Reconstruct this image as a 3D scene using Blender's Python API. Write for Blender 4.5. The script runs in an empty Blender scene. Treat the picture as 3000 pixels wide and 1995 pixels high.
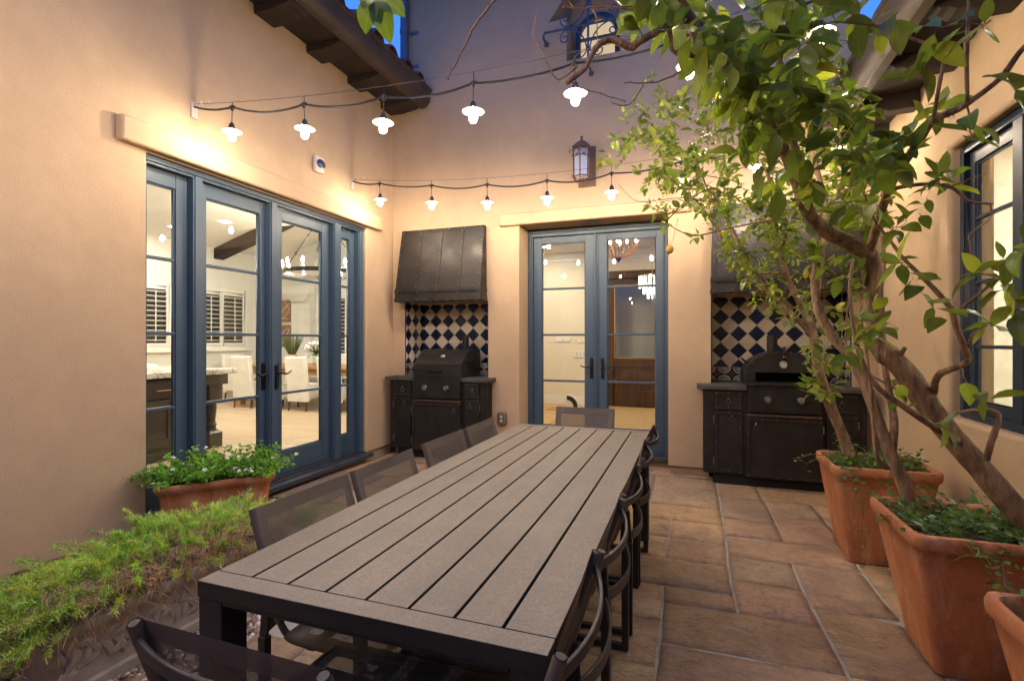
import bpy, bmesh, math, random
from mathutils import Vector, Matrix, Quaternion, noise
random.seed(7)
scene = bpy.context.scene
COL = scene.collection
PI = math.pi
R = math.radians
V = Vector
TH = R(19.5)                       # heading of the lens, left of the back wall's normal
CT, ST = math.cos(TH), math.sin(TH)
EYE = 1.37

def at(u, v, F):
    """survey helper: a sighted direction and a measured distance give a point of the place"""
    r = (u-1500)/1480*F
    return V((r*CT-F*ST, r*ST+F*CT, EYE+(997-v)/1480*F))

# ---------------------------------------------------------------- materials
def newmat(name):
    m = bpy.data.materials.new(name); m.use_nodes = True
    nt = m.node_tree
    return m, nt, nt.nodes['Principled BSDF'], nt.nodes['Material Output']

def N(nt, t, **kw):
    n = nt.nodes.new(t)
    for k, v in kw.items():
        if k in n.inputs: n.inputs[k].default_value = v
        else: setattr(n, k, v)
    return n

def mixc(nt, fac, a, b, mode='MIX'):
    n = nt.nodes.new('ShaderNodeMix'); n.data_type = 'RGBA'; n.blend_type = mode
    for i, x in ((0, fac), (6, a), (7, b)):
        if hasattr(x, 'links'): nt.links.new(x, n.inputs[i])
        elif i == 0: n.inputs[0].default_value = x
        else: n.inputs[i].default_value = (x[0], x[1], x[2], 1)
    return n.outputs[2]

def math_(nt, op, a, b=None, c=None):
    n = nt.nodes.new('ShaderNodeMath'); n.operation = op
    for i, x in enumerate((a, b, c)):
        if x is None: continue
        if hasattr(x, 'links'): nt.links.new(x, n.inputs[i])
        else: n.inputs[i].default_value = x
    return n.outputs[0]

def noise_(nt, scale, detail=4, rough=.55, coord=None, stretch=None, dist=0):
    if coord is None:
        coord = N(nt, 'ShaderNodeTexCoord').outputs['Object']
    if stretch:
        mp = N(nt, 'ShaderNodeMapping'); mp.inputs['Scale'].default_value = stretch
        nt.links.new(coord, mp.inputs[0]); coord = mp.outputs[0]
    n = N(nt, 'ShaderNodeTexNoise', Scale=scale, Detail=detail, Roughness=rough, Distortion=dist)
    nt.links.new(coord, n.inputs['Vector'])
    return n.outputs['Fac']

def ramp(nt, fac, lo, hi):
    n = N(nt, 'ShaderNodeMapRange'); n.inputs[1].default_value = lo; n.inputs[2].default_value = hi
    nt.links.new(fac, n.inputs[0]); return n.outputs[0]

def bump_(nt, bsdf, h, strength, dist, prev=None):
    b = N(nt, 'ShaderNodeBump', Strength=strength, Distance=dist)
    nt.links.new(h, b.inputs['Height'])
    if prev: nt.links.new(prev, b.inputs['Normal'])
    nt.links.new(b.outputs[0], bsdf.inputs['Normal'])
    return b.outputs[0]

def pbr(name, col, rough=.6, metal=0., col2=None, vs=6., vd=5, lohi=(.35, .65), stretch=None, bump=0., bs=120., bd=.003,
        spec=.5, rvar=0., attr=False, coat=0.):
    m, nt, b, o = newmat(name)
    c = None
    if col2 is not None:
        f = ramp(nt, noise_(nt, vs, vd, .6, stretch=stretch), *lohi)
        c = mixc(nt, f, col, col2)
    if attr:
        a = N(nt, 'ShaderNodeAttribute', attribute_name='tint')
        c = mixc(nt, 1., c if c is not None else col, a.outputs['Color'], 'MULTIPLY')
    if c is not None: nt.links.new(c, b.inputs['Base Color'])
    else: b.inputs['Base Color'].default_value = (*col, 1)
    b.inputs['Roughness'].default_value = rough
    b.inputs['Metallic'].default_value = metal
    b.inputs['Specular IOR Level'].default_value = spec
    if coat: b.inputs['Coat Weight'].default_value = coat
    if rvar:
        r = N(nt, 'ShaderNodeMapRange'); r.inputs[3].default_value = rough-rvar; r.inputs[4].default_value = rough+rvar
        r.inputs[1].default_value = .3; r.inputs[2].default_value = .7
        nt.links.new(noise_(nt, vs*1.7, 5), r.inputs[0]); nt.links.new(r.outputs[0], b.inputs['Roughness'])
    if bump: bump_(nt, b, noise_(nt, bs, 4, stretch=stretch), bump, bd)
    return m

def emit(name, col, s):
    m = bpy.data.materials.new(name); m.use_nodes = True; nt = m.node_tree
    nt.nodes.clear(); o = N(nt, 'ShaderNodeOutputMaterial'); e = N(nt, 'ShaderNodeEmission', Color=(*col, 1), Strength=s)
    nt.links.new(e.outputs[0], o.inputs[0]); return m

M = {}
def stucco(name, c1, c2, stain):
    m, nt, b, o = newmat(name)
    big = ramp(nt, noise_(nt, 1.1, 4, .6), .35, .7)
    mid = ramp(nt, noise_(nt, 7., 6, .7), .3, .7)
    c = mixc(nt, big, c1, c2)
    st = ramp(nt, noise_(nt, 3., 6, .7, stretch=(1, 1, .35), dist=.6), .5, .72)
    c = mixc(nt, math_(nt, 'MULTIPLY', mid, .25), c, stain)
    c = mixc(nt, math_(nt, 'MULTIPLY', st, .22), c, stain)
    fine = noise_(nt, 125., 4, .65)
    c = mixc(nt, math_(nt, 'MULTIPLY', ramp(nt, fine, .42, .68), .34), c, tuple(x*.55 for x in c1))
    nt.links.new(c, b.inputs['Base Color']); b.inputs['Roughness'].default_value = .92
    b.inputs['Specular IOR Level'].default_value = .2
    p = bump_(nt, b, noise_(nt, 125., 4, .62), .8, .006)
    bump_(nt, b, noise_(nt, 5., 3), .25, .02, p)
    return m
M['stucco'] = stucco('sand stucco', (.55, .390, .238), (.465, .328, .198), (.37, .248, .15))
M['stucco_stem'] = stucco('stem stucco', (.46, .31, .19), (.36, .24, .15), (.25, .16, .10))
M['blue'] = pbr('slate blue door paint', (.040, .068, .100), .42, 0, (.052, .082, .115), 3, 4, bump=.08, bs=60, bd=.001, stretch=(1, 1, .2))
M['navy'] = pbr('dark window paint', (.022, .032, .048), .4, 0, (.03, .04, .055), 3, 4)
M['sill'] = pbr('worn dark sill', (.03, .036, .045), .55, 0, (.09, .075, .06), 14, 6, (.5, .75), bump=.3, bs=60, bd=.002)
M['iron'] = pbr('blackened steel', (.025, .021, .018), .44, .5, (.040, .034, .029), 5, 6, rvar=.12, bump=.12, bs=45, bd=.001)
M['iron_edge'] = pbr('rubbed steel trim', (.026, .022, .019), .45, .45, (.07, .054, .040), 20, 5, (.5, .72))
M['iron_top'] = pbr('dusty steel', (.05, .044, .038), .7, .2, (.085, .075, .062), 9, 7, bump=.1, bs=80, bd=.001)
M['rivet'] = pbr('rivet heads', (.20, .18, .16), .35, .8)
M['chrome'] = pbr('brushed steel', (.5, .47, .43), .32, .95, (.38, .35, .31), 30, 3)
M['rust'] = pbr('rusty drip tray', (.11, .045, .02), .8, .1, (.03, .02, .015), 14, 6)
M['black'] = pbr('black void paint', (.006, .006, .006), .7)
M['wood_dark'] = pbr('dark stained timber', (.020, .012, .008), .8, 0, (.032, .020, .014), 3, 6, stretch=(1, 8, 8), bump=.3, bs=8, bd=.004)
M['gutter'] = pbr('bronze gutter', (.060, .044, .034), .5, .3, (.08, .059, .046), 4, 5, rvar=.1)
M['rooftile'] = pbr('clay roof tile', (.20, .085, .055), .8, 0, (.11, .055, .042), 5, 6, bump=.3, bs=40, bd=.003, attr=True)
M['downspout'] = pbr('grey blue downspout', (.10, .125, .16), .45, .3, (.13, .15, .18), 6, 4)
M['grille'] = pbr('wrought iron blue grey', (.06, .085, .13), .5, .4, (.09, .11, .15), 12, 4)
M['galv'] = pbr('galvanised bracket', (.4, .4, .4), .4, .9, (.28, .28, .28), 30, 3)
M['cable'] = pbr('rubber cable', (.022, .019, .016), .55)
M['wire'] = pbr('steel support wire', (.10, .085, .07), .5, .5)
M['enamel'] = pbr('white enamel darkened against glare', (.032, .029, .024), .4, 0)  # white shade enamel, colour darkened to offset the bulb's glare on the underside
M['plastic'] = pbr('ivory plastic', (.55, .50, .42), .45)
M['bulb'] = emit('glowing bulb', (1., .83, .63), 200.)
M['white_wall'] = pbr('white plaster', (.74, .73, .68), .9, 0, (.70, .69, .64), 2, 3)
M['cream_wall'] = pbr('cream plaster', (.74, .67, .53), .9, 0, (.71, .64, .5), 2, 3)
M['white_paint'] = pbr('white joinery', (.76, .75, .70), .45)
M['linen'] = pbr('white slipcover linen', (.72, .70, .65), .95, 0, (.64, .62, .57), 5, 4, bump=.4, bs=14, bd=.01)
M['curtain'] = pbr('cream sheer', (.78, .77, .66), .95, 0, (.68, .65, .54), 7, 4)
def planks(name, a, b_, w=.19):
    m, nt, b, o = newmat(name)
    co = N(nt, 'ShaderNodeTexCoord').outputs['Object']
    br = N(nt, 'ShaderNodeTexBrick', Scale=1.)
    for k, v in (('Brick Width', 1.6), ('Row Height', w), ('Mortar Size', .004), ('Bias', 0.)): br.inputs[k].default_value = v
    br.inputs['Color1'].default_value = (*a, 1); br.inputs['Color2'].default_value = (*b_, 1); br.inputs['Mortar'].default_value = (a[0]*.4, a[1]*.4, a[2]*.4, 1)
    nt.links.new(co, br.inputs['Vector'])
    g = ramp(nt, noise_(nt, 3., 6, .65, stretch=(1, 9, 1)), .35, .7)
    c = mixc(nt, math_(nt, 'MULTIPLY', g, .45), br.outputs['Color'], tuple(x*.62 for x in a))
    nt.links.new(c, b.inputs['Base Color']); b.inputs['Roughness'].default_value = .38
    return m
M['oak_floor'] = planks('pale oak boards', (.52, .38, .24), (.62, .48, .33))
M['warm_floor'] = planks('honey oak boards', (.50, .28, .11), (.58, .36, .16))
M['oak'] = pbr('oak table', (.42, .235, .09), .5, 0, (.33, .17, .06), 4, 6, stretch=(1, 6, 6))
M['espresso'] = pbr('espresso cabinet', (.042, .034, .027), .4, 0, (.055, .045, .035), 3, 4)
def marble():
    m, nt, b, o = newmat('veined marble')
    f = noise_(nt, 2.2, 7, .62, dist=1.6)
    v = math_(nt, 'ABSOLUTE', math_(nt, 'SUBTRACT', f, .5))
    c = mixc(nt, ramp(nt, v, .0, .035), (.33, .29, .24), (.76, .74, .69))
    nt.links.new(c, b.inputs['Base Color']); b.inputs['Roughness'].default_value = .2
    return m
M['marble'] = marble()
M['door_wood'] = pbr('walnut door', (.085, .036, .014), .42, 0, (.035, .015, .007), 2.5, 7, stretch=(7, 7, .8), bump=.15, bs=10, bd=.002)
M['bronze'] = pbr('oil rubbed bronze', (.03, .024, .02), .35, .8)
M['brass'] = pbr('champagne brass', (.55, .42, .24), .3, .9)
M['jute'] = pbr('jute rug', (.50, .33, .15), .95, 0, (.30, .18, .07), 60, 4, bump=.8, bs=90, bd=.01)
M['bead'] = pbr('wooden beads', (.62, .42, .20), .6, 0, (.5, .31, .14), 40, 3)
M['flame'] = emit('candle bulb', (1., .88, .72), 300.)
M['downlight'] = emit('recessed lamp', (1., .93, .82), 150.)
M['crystal'] = emit('reflected crystal glow', (1., .9, .76), .8)  # glow of the prisms that stand for a reflected chandelier
M['warm_bulb'] = emit('amber bulb', (1., .72, .42), 14.)
M['blind'] = emit('lit cream blind', (1., .74, .42), .2)
M['canvas'] = pbr('tan canvas', (.33, .19, .10), .9, 0, (.27, .15, .08), 8, 4)
M['oakframe'] = pbr('light oak frame', (.40, .24, .11), .6)
M['white'] = pbr('white line paint', (.75, .73, .68), .6)
M['night'] = pbr('night behind the shutters', (.02, .02, .024), .4)
M['terra'] = None
def terracotta(name):
    m, nt, b, o = newmat(name)
    co = N(nt, 'ShaderNodeTexCoord').outputs['Object']
    big = ramp(nt, noise_(nt, 3.5, 6, .65), .3, .72)
    c = mixc(nt, big, (.46, .158, .050), (.32, .098, .032))
    st = ramp(nt, noise_(nt, 5., 7, .7, stretch=(2.5, 2.5, .55), dist=.8), .47, .66)
    c = mixc(nt, math_(nt, 'MULTIPLY', st, .55), c, (.56, .32, .19))
    dk = ramp(nt, noise_(nt, 2.6, 6, .7), .47, .64)
    c = mixc(nt, math_(nt, 'MULTIPLY', dk, .55), c, (.15, .06, .028))
    fn = ramp(nt, noise_(nt, 60., 5, .7), .45, .75)
    c = mixc(nt, math_(nt, 'MULTIPLY', fn, .25), c, (.22, .075, .03))
    nt.links.new(c, b.inputs['Base Color']); b.inputs['Roughness'].default_value = .75
    p = bump_(nt, b, noise_(nt, 70., 5, .6), .25, .004)
    bump_(nt, b, noise_(nt, 9., 4), .2, .01, p)
    return m
M['terra'] = terracotta('weathered terracotta')
M['concrete'] = pbr('cast stone', (.33, .275, .195), .92, 0, (.42, .355, .26), 6, 7, bump=.4, bs=45, bd=.004)
M['soil'] = pbr('potting soil', (.035, .025, .018), 1., 0, (.07, .045, .028), 30, 5, bump=1., bs=50, bd=.02)
M['grout'] = pbr('grey mortar', (.27, .24, .195), .95, 0, (.36, .32, .265), 9, 6, bump=.5, bs=70, bd=.004)
M['dirt'] = pbr('dry ground', (.20, .155, .11), 1., 0, (.28, .21, .15), 4, 6, bump=.5, bs=30, bd=.01)
M['pebble'] = pbr('river pebble', (1, 1, 1), .6, 0, (.8, .78, .75), 60, 4, attr=True, spec=.35)
def flag():
    m, nt, b, o = newmat('flagstone')
    a = N(nt, 'ShaderNodeAttribute', attribute_name='tint')
    f1 = ramp(nt, noise_(nt, 3.2, 8, .72, dist=1.4), .38, .64)
    f2 = ramp(nt, noise_(nt, 13., 7, .7, stretch=(1, 2.3, 1), dist=.9), .38, .7)
    c = mixc(nt, f1, (.56, .35, .170), (.30, .172, .088))
    c = mixc(nt, math_(nt, 'MULTIPLY', f2, .6), c, (.62, .45, .26))
    f3 = ramp(nt, noise_(nt, 1.3, 3, .5), .42, .62)
    c = mixc(nt, math_(nt, 'MULTIPLY', f3, .35), c, (.20, .135, .115))
    dk = ramp(nt, noise_(nt, 17., 9, .78, dist=1.), .52, .68)
    c = mixc(nt, math_(nt, 'MULTIPLY', dk, .7), c, (.12, .075, .05))
    hf = ramp(nt, noise_(nt, 60., 6, .8), .36, .64)
    c = mixc(nt, math_(nt, 'MULTIPLY', hf, .38), c, (.17, .105, .062))
    c = mixc(nt, 1., c, a.outputs['Color'], 'MULTIPLY')
    nt.links.new(c, b.inputs['Base Color']); b.inputs['Roughness'].default_value = .62
    p = bump_(nt, b, noise_(nt, 8., 8, .72, stretch=(1, 2, 1), dist=1.4), .8, .03)
    bump_(nt, b, noise_(nt, 45., 6, .75), .6, .007, p)
    return m
M['flag'] = flag()
def tabletop():
    m, nt, b, o = newmat('dusty speckled table top')
    v = N(nt, 'ShaderNodeTexVoronoi', Scale=150.)
    co = N(nt, 'ShaderNodeTexCoord').outputs['Object']; nt.links.new(co, v.inputs['Vector'])
    sp = ramp(nt, noise_(nt, 120., 4, .7), .42, .62)
    sp2 = ramp(nt, noise_(nt, 32., 5, .7), .35, .7)
    c = mixc(nt, sp, (.155, .117, .075), (.24, .184, .118))
    c = mixc(nt, math_(nt, 'MULTIPLY', sp2, .4), c, (.27, .21, .145))
    big = ramp(nt, noise_(nt, 4., 6, .7), .4, .75)
    c = mixc(nt, math_(nt, 'MULTIPLY', big, .5), c, (.10, .082, .062))
    bd = ramp(nt, noise_(nt, 1., 3, .5, stretch=(8.4, .35, 1)), .36, .64)
    c = mixc(nt, math_(nt, 'MULTIPLY', bd, .35), c, (.12, .098, .072))
    dust = ramp(nt, noise_(nt, 11., 9, .8, dist=.7), .56, .72)
    c = mixc(nt, math_(nt, 'MULTIPLY', dust, .4), c, (.34, .27, .19))
    nt.links.new(c, b.inputs['Base Color']); b.inputs['Roughness'].default_value = .6
    bump_(nt, b, noise_(nt, 140., 4), .12, .001)
    return m
M['tabletop'] = tabletop()
M['alu'] = pbr('charcoal powder coat', (.020, .0175, .015), .5, .1, (.030, .026, .022), 40, 4)
M['chair_frame'] = pbr('charcoal chair frame', (.042, .033, .025), .55, .1, (.058, .046, .035), 25, 4)
def sling(name, alpha):
    m, nt, b, o = newmat(name)
    co = N(nt, 'ShaderNodeTexCoord').outputs['UV']
    w = N(nt, 'ShaderNodeTexWave', Scale=70., Distortion=.4); w.bands_direction = 'DIAGONAL'
    nt.links.new(co, w.inputs['Vector'])
    c = mixc(nt, w.outputs['Fac'], (.066, .050, .036), (.165, .128, .090))
    nt.links.new(c, b.inputs['Base Color']); b.inputs['Roughness'].default_value = .7
    t = N(nt, 'ShaderNodeBsdfTransparent'); mx = N(nt, 'ShaderNodeMixShader'); mx.inputs[0].default_value = alpha
    nt.links.new(t.outputs[0], mx.inputs[1]); nt.links.new(b.outputs[0], mx.inputs[2]); nt.links.new(mx.outputs[0], o.inputs[0])
    return m
M['sling'] = sling('open weave sling', .76)
M['hem'] = sling('doubled sling hem', .97)
def glass(name, tint=(.96, .97, .95), rough=0., f0=.06):
    m = bpy.data.materials.new(name); m.use_nodes = True; nt = m.node_tree; nt.nodes.clear()
    o = N(nt, 'ShaderNodeOutputMaterial'); t = N(nt, 'ShaderNodeBsdfTransparent', Color=(*tint, 1)); g = N(nt, 'ShaderNodeBsdfGlossy', Roughness=rough)
    lw = N(nt, 'ShaderNodeFresnel'); ge = N(nt, 'ShaderNodeNewGeometry')       # a thin pane: the same mirror share from both faces
    nt.links.new(math_(nt, 'MULTIPLY_ADD', ge.outputs['Backfacing'], 1/1.45-1.45, 1.45), lw.inputs['IOR'])
    mx = N(nt, 'ShaderNodeMixShader'); nt.links.new(lw.outputs[0], mx.inputs[0])
    nt.links.new(t.outputs[0], mx.inputs[1]); nt.links.new(g.outputs[0], mx.inputs[2]); nt.links.new(mx.outputs[0], o.inputs[0])
    return m
M['glass'] = glass('window glass')
M['frost'] = pbr('frosted lantern glass', (.45, .48, .55), .35)
M['sconce'] = pbr('rusted lantern iron', (.10, .075, .06), .7, .3, (.20, .10, .06), 25, 5)
def leafmat(name, top, under, rough=.34, trans=.38):
    m, nt, b, o = newmat(name)
    a = N(nt, 'ShaderNodeAttribute', attribute_name='tint')
    uv = N(nt, 'ShaderNodeTexCoord').outputs['UV']
    sx = N(nt, 'ShaderNodeSeparateXYZ'); nt.links.new(uv, sx.inputs[0])
    rib = math_(nt, 'ABSOLUTE', math_(nt, 'SUBTRACT', sx.outputs[0], .5))
    vein = math_(nt, 'PINGPONG', math_(nt, 'ADD', math_(nt, 'MULTIPLY', sx.outputs[1], 7.), math_(nt, 'MULTIPLY', rib, -4.)), .5)
    k = math_(nt, 'MAXIMUM', ramp(nt, rib, .05, .0), math_(nt, 'MULTIPLY', ramp(nt, vein, .07, .0), .45))
    geo = N(nt, 'ShaderNodeNewGeometry')
    c = mixc(nt, geo.outputs['Backfacing'], top, under)
    c = mixc(nt, math_(nt, 'MULTIPLY', k, .4), c, (.22, .26, .07))
    c = mixc(nt, math_(nt, 'MULTIPLY', ramp(nt, noise_(nt, 30., 4), .45, .8), .35), c, (.16, .17, .03))
    c = mixc(nt, 1., c, a.outputs['Color'], 'MULTIPLY')
    nt.links.new(c, b.inputs['Base Color']); b.inputs['Roughness'].default_value = rough
    b.inputs['Specular IOR Level'].default_value = .4
    t = N(nt, 'ShaderNodeBsdfTranslucent')
    nt.links.new(mixc(nt, 1., c, (1.5, 1.7, .6), 'MULTIPLY'), t.inputs[0])
    mx = N(nt, 'ShaderNodeMixShader'); mx.inputs[0].default_value = trans
    nt.links.new(b.outputs[0], mx.inputs[1]); nt.links.new(t.outputs[0], mx.inputs[2]); nt.links.new(mx.outputs[0], o.inputs[0])
    return m
M['lemon_leaf'] = leafmat('lemon leaf', (.105, .150, .022), (.135, .175, .05), .34, .45)
M['lantana'] = leafmat('lantana leaf', (.15, .36, .03), (.18, .36, .07), .5)
M['ivy'] = leafmat('creeping fig leaf', (.055, .135, .030), (.08, .16, .045), .42)
M['fern'] = leafmat('asparagus fern', (.27, .48, .085), (.29, .48, .10), .55)
M['palm'] = leafmat('palm leaf', (.05, .11, .03), (.05, .11, .03), .5)
M['dry'] = pbr('dry stems', (.36, .19, .085), .9, 0, (.50, .32, .16), 20, 4)
M['bark'] = pbr('citrus bark', (.30, .175, .088), .9, 0, (.12, .070, .038), 10, 8, (.38, .62), stretch=(3, 3, .8), bump=1., bs=24, bd=.012)
M['twig_green'] = pbr('green twig', (.075, .085, .03), .6, 0, (.11, .10, .04), 10, 4)
M['twig_dry'] = pbr('bare twig', (.33, .175, .075), .8, 0, (.22, .11, .05), 12, 4)
M['lemon'] = pbr('overripe lemon', (.52, .29, .035), .5, 0, (.40, .20, .03), 14, 4, bump=.3, bs=60, bd=.002)
M['petal'] = pbr('white petals', (.8, .78, .8), .7)
M['deadleaf'] = pbr('fallen leaf', (.36, .19, .06), .8, 0, (.26, .13, .045), 20, 4)
M['vase'] = pbr('sand vase', (.42, .29, .17), .8, 0, (.32, .21, .12), 8, 4)
M['vaseglass'] = glass('vase glass', (.8, .88, .82))
M['door_mat'] = pbr('woven door mat', (.13, .09, .075), .95, 0, (.25, .17, .12), 45, 4, stretch=(1, 12, 1), bump=.8, bs=60, bd=.006)
M['outlet'] = pbr('bronze outlet cover', (.20, .155, .115), .35, .4)
M['lens'] = pbr('dark blue lens', (.03, .04, .09), .2)
M['dial'] = pbr('dial face', (.62, .57, .46), .4)

def tilemat():
    """UVs in metres: hand made blue and cream tiles set on the diagonal"""
    m, nt, b, o = newmat('blue and cream diamond tile')
    uv = N(nt, 'ShaderNodeTexCoord').outputs['UV']
    mp = N(nt, 'ShaderNodeMapping'); mp.inputs['Rotation'].default_value = (0, 0, R(45)); mp.inputs['Scale'].default_value = (1/.126, 1/.126, 1)
    nt.links.new(uv, mp.inputs[0])
    ck = N(nt, 'ShaderNodeTexChecker', Scale=1.); nt.links.new(mp.outputs[0], ck.inputs['Vector'])
    sx = N(nt, 'ShaderNodeSeparateXYZ'); nt.links.new(mp.outputs[0], sx.inputs[0])
    gx = math_(nt, 'PINGPONG', sx.outputs[0], .5); gy = math_(nt, 'PINGPONG', sx.outputs[1], .5)
    g = math_(nt, 'MINIMUM', gx, gy)
    wn = N(nt, 'ShaderNodeTexWhiteNoise'); fl = N(nt, 'ShaderNodeVectorMath', operation='FLOOR'); nt.links.new(mp.outputs[0], fl.inputs[0]); nt.links.new(fl.outputs[0], wn.inputs['Vector'])
    rnd = wn.outputs['Value']
    cloud = ramp(nt, noise_(nt, 26., 5, .7, coord=uv), .4, .75)
    blue = mixc(nt, rnd, (.004, .007, .030), (.010, .016, .055))
    blue = mixc(nt, math_(nt, 'MULTIPLY', cloud, .5), blue, (.02, .035, .05))
    cream = mixc(nt, rnd, (.58, .47, .32), (.70, .60, .45))
    c = mixc(nt, ck.outputs['Fac'], blue, cream)
    c = mixc(nt, ramp(nt, g, .035, .02), c, (.50, .40, .28))
    nt.links.new(c, b.inputs['Base Color']); b.inputs['Roughness'].default_value = .13
    h = math_(nt, 'ADD', ramp(nt, g, .0, .10), math_(nt, 'MULTIPLY', noise_(nt, 9., 3, coord=uv), .8))
    bump_(nt, b, h, .35, .006)
    return m
M['tile'] = tilemat()
def floral():
    m, nt, b, o = newmat('painted border tile')
    uv = N(nt, 'ShaderNodeTexCoord').outputs['UV']
    mp = N(nt, 'ShaderNodeMapping'); mp.inputs['Scale'].default_value = (1/.152, 1/.152, 1); nt.links.new(uv, mp.inputs[0])
    sx = N(nt, 'ShaderNodeSeparateXYZ'); nt.links.new(mp.outputs[0], sx.inputs[0])
    a = math_(nt, 'PINGPONG', sx.outputs[0], .5); c_ = math_(nt, 'PINGPONG', sx.outputs[1], .5)   # 0 at the tile edges, .5 in the middle
    rc = math_(nt, 'SQRT', math_(nt, 'ADD', math_(nt, 'MULTIPLY', a, a), math_(nt, 'MULTIPLY', c_, c_)))    # from the corner
    ia = math_(nt, 'SUBTRACT', .5, a); ic = math_(nt, 'SUBTRACT', .5, c_)
    dm = math_(nt, 'ADD', math_(nt, 'POWER', ia, .75), math_(nt, 'POWER', ic, .75))                        # pinched star
    col = mixc(nt, ramp(nt, math_(nt, 'PINGPONG', math_(nt, 'MULTIPLY', rc, 9.), .5), .18, .24), (.015, .04, .13), (.60, .55, .44))
    ang = math_(nt, 'PINGPONG', math_(nt, 'MULTIPLY', math_(nt, 'ARCTAN2', a, c_), 3.2), .5)
    col = mixc(nt, math_(nt, 'MULTIPLY', ramp(nt, ang, .3, .36), ramp(nt, rc, .17, .2)), col, (.03, .12, .13))
    ring = math_(nt, 'ABSOLUTE', math_(nt, 'SUBTRACT', rc, .42))
    col = mixc(nt, ramp(nt, ring, .03, .018), col, (.62, .56, .45))
    out = math_(nt, 'GREATER_THAN', rc, .45)
    col = mixc(nt, out, col, (.045, .018, .012))
    col = mixc(nt, math_(nt, 'LESS_THAN', dm, .36), col, (.20, .060, .016))
    col = mixc(nt, math_(nt, 'LESS_THAN', dm, .20), col, (.01, .02, .06))
    col = mixc(nt, ramp(nt, math_(nt, 'MINIMUM', a, c_), .022, .012), col, (.58, .5, .38))
    nt.links.new(col, b.inputs['Base Color']); b.inputs['Roughness'].default_value = .15
    return m
M['floral'] = floral()
M['blue_edge'] = pbr('cobalt trim tile', (.008, .014, .07), .2)

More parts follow.
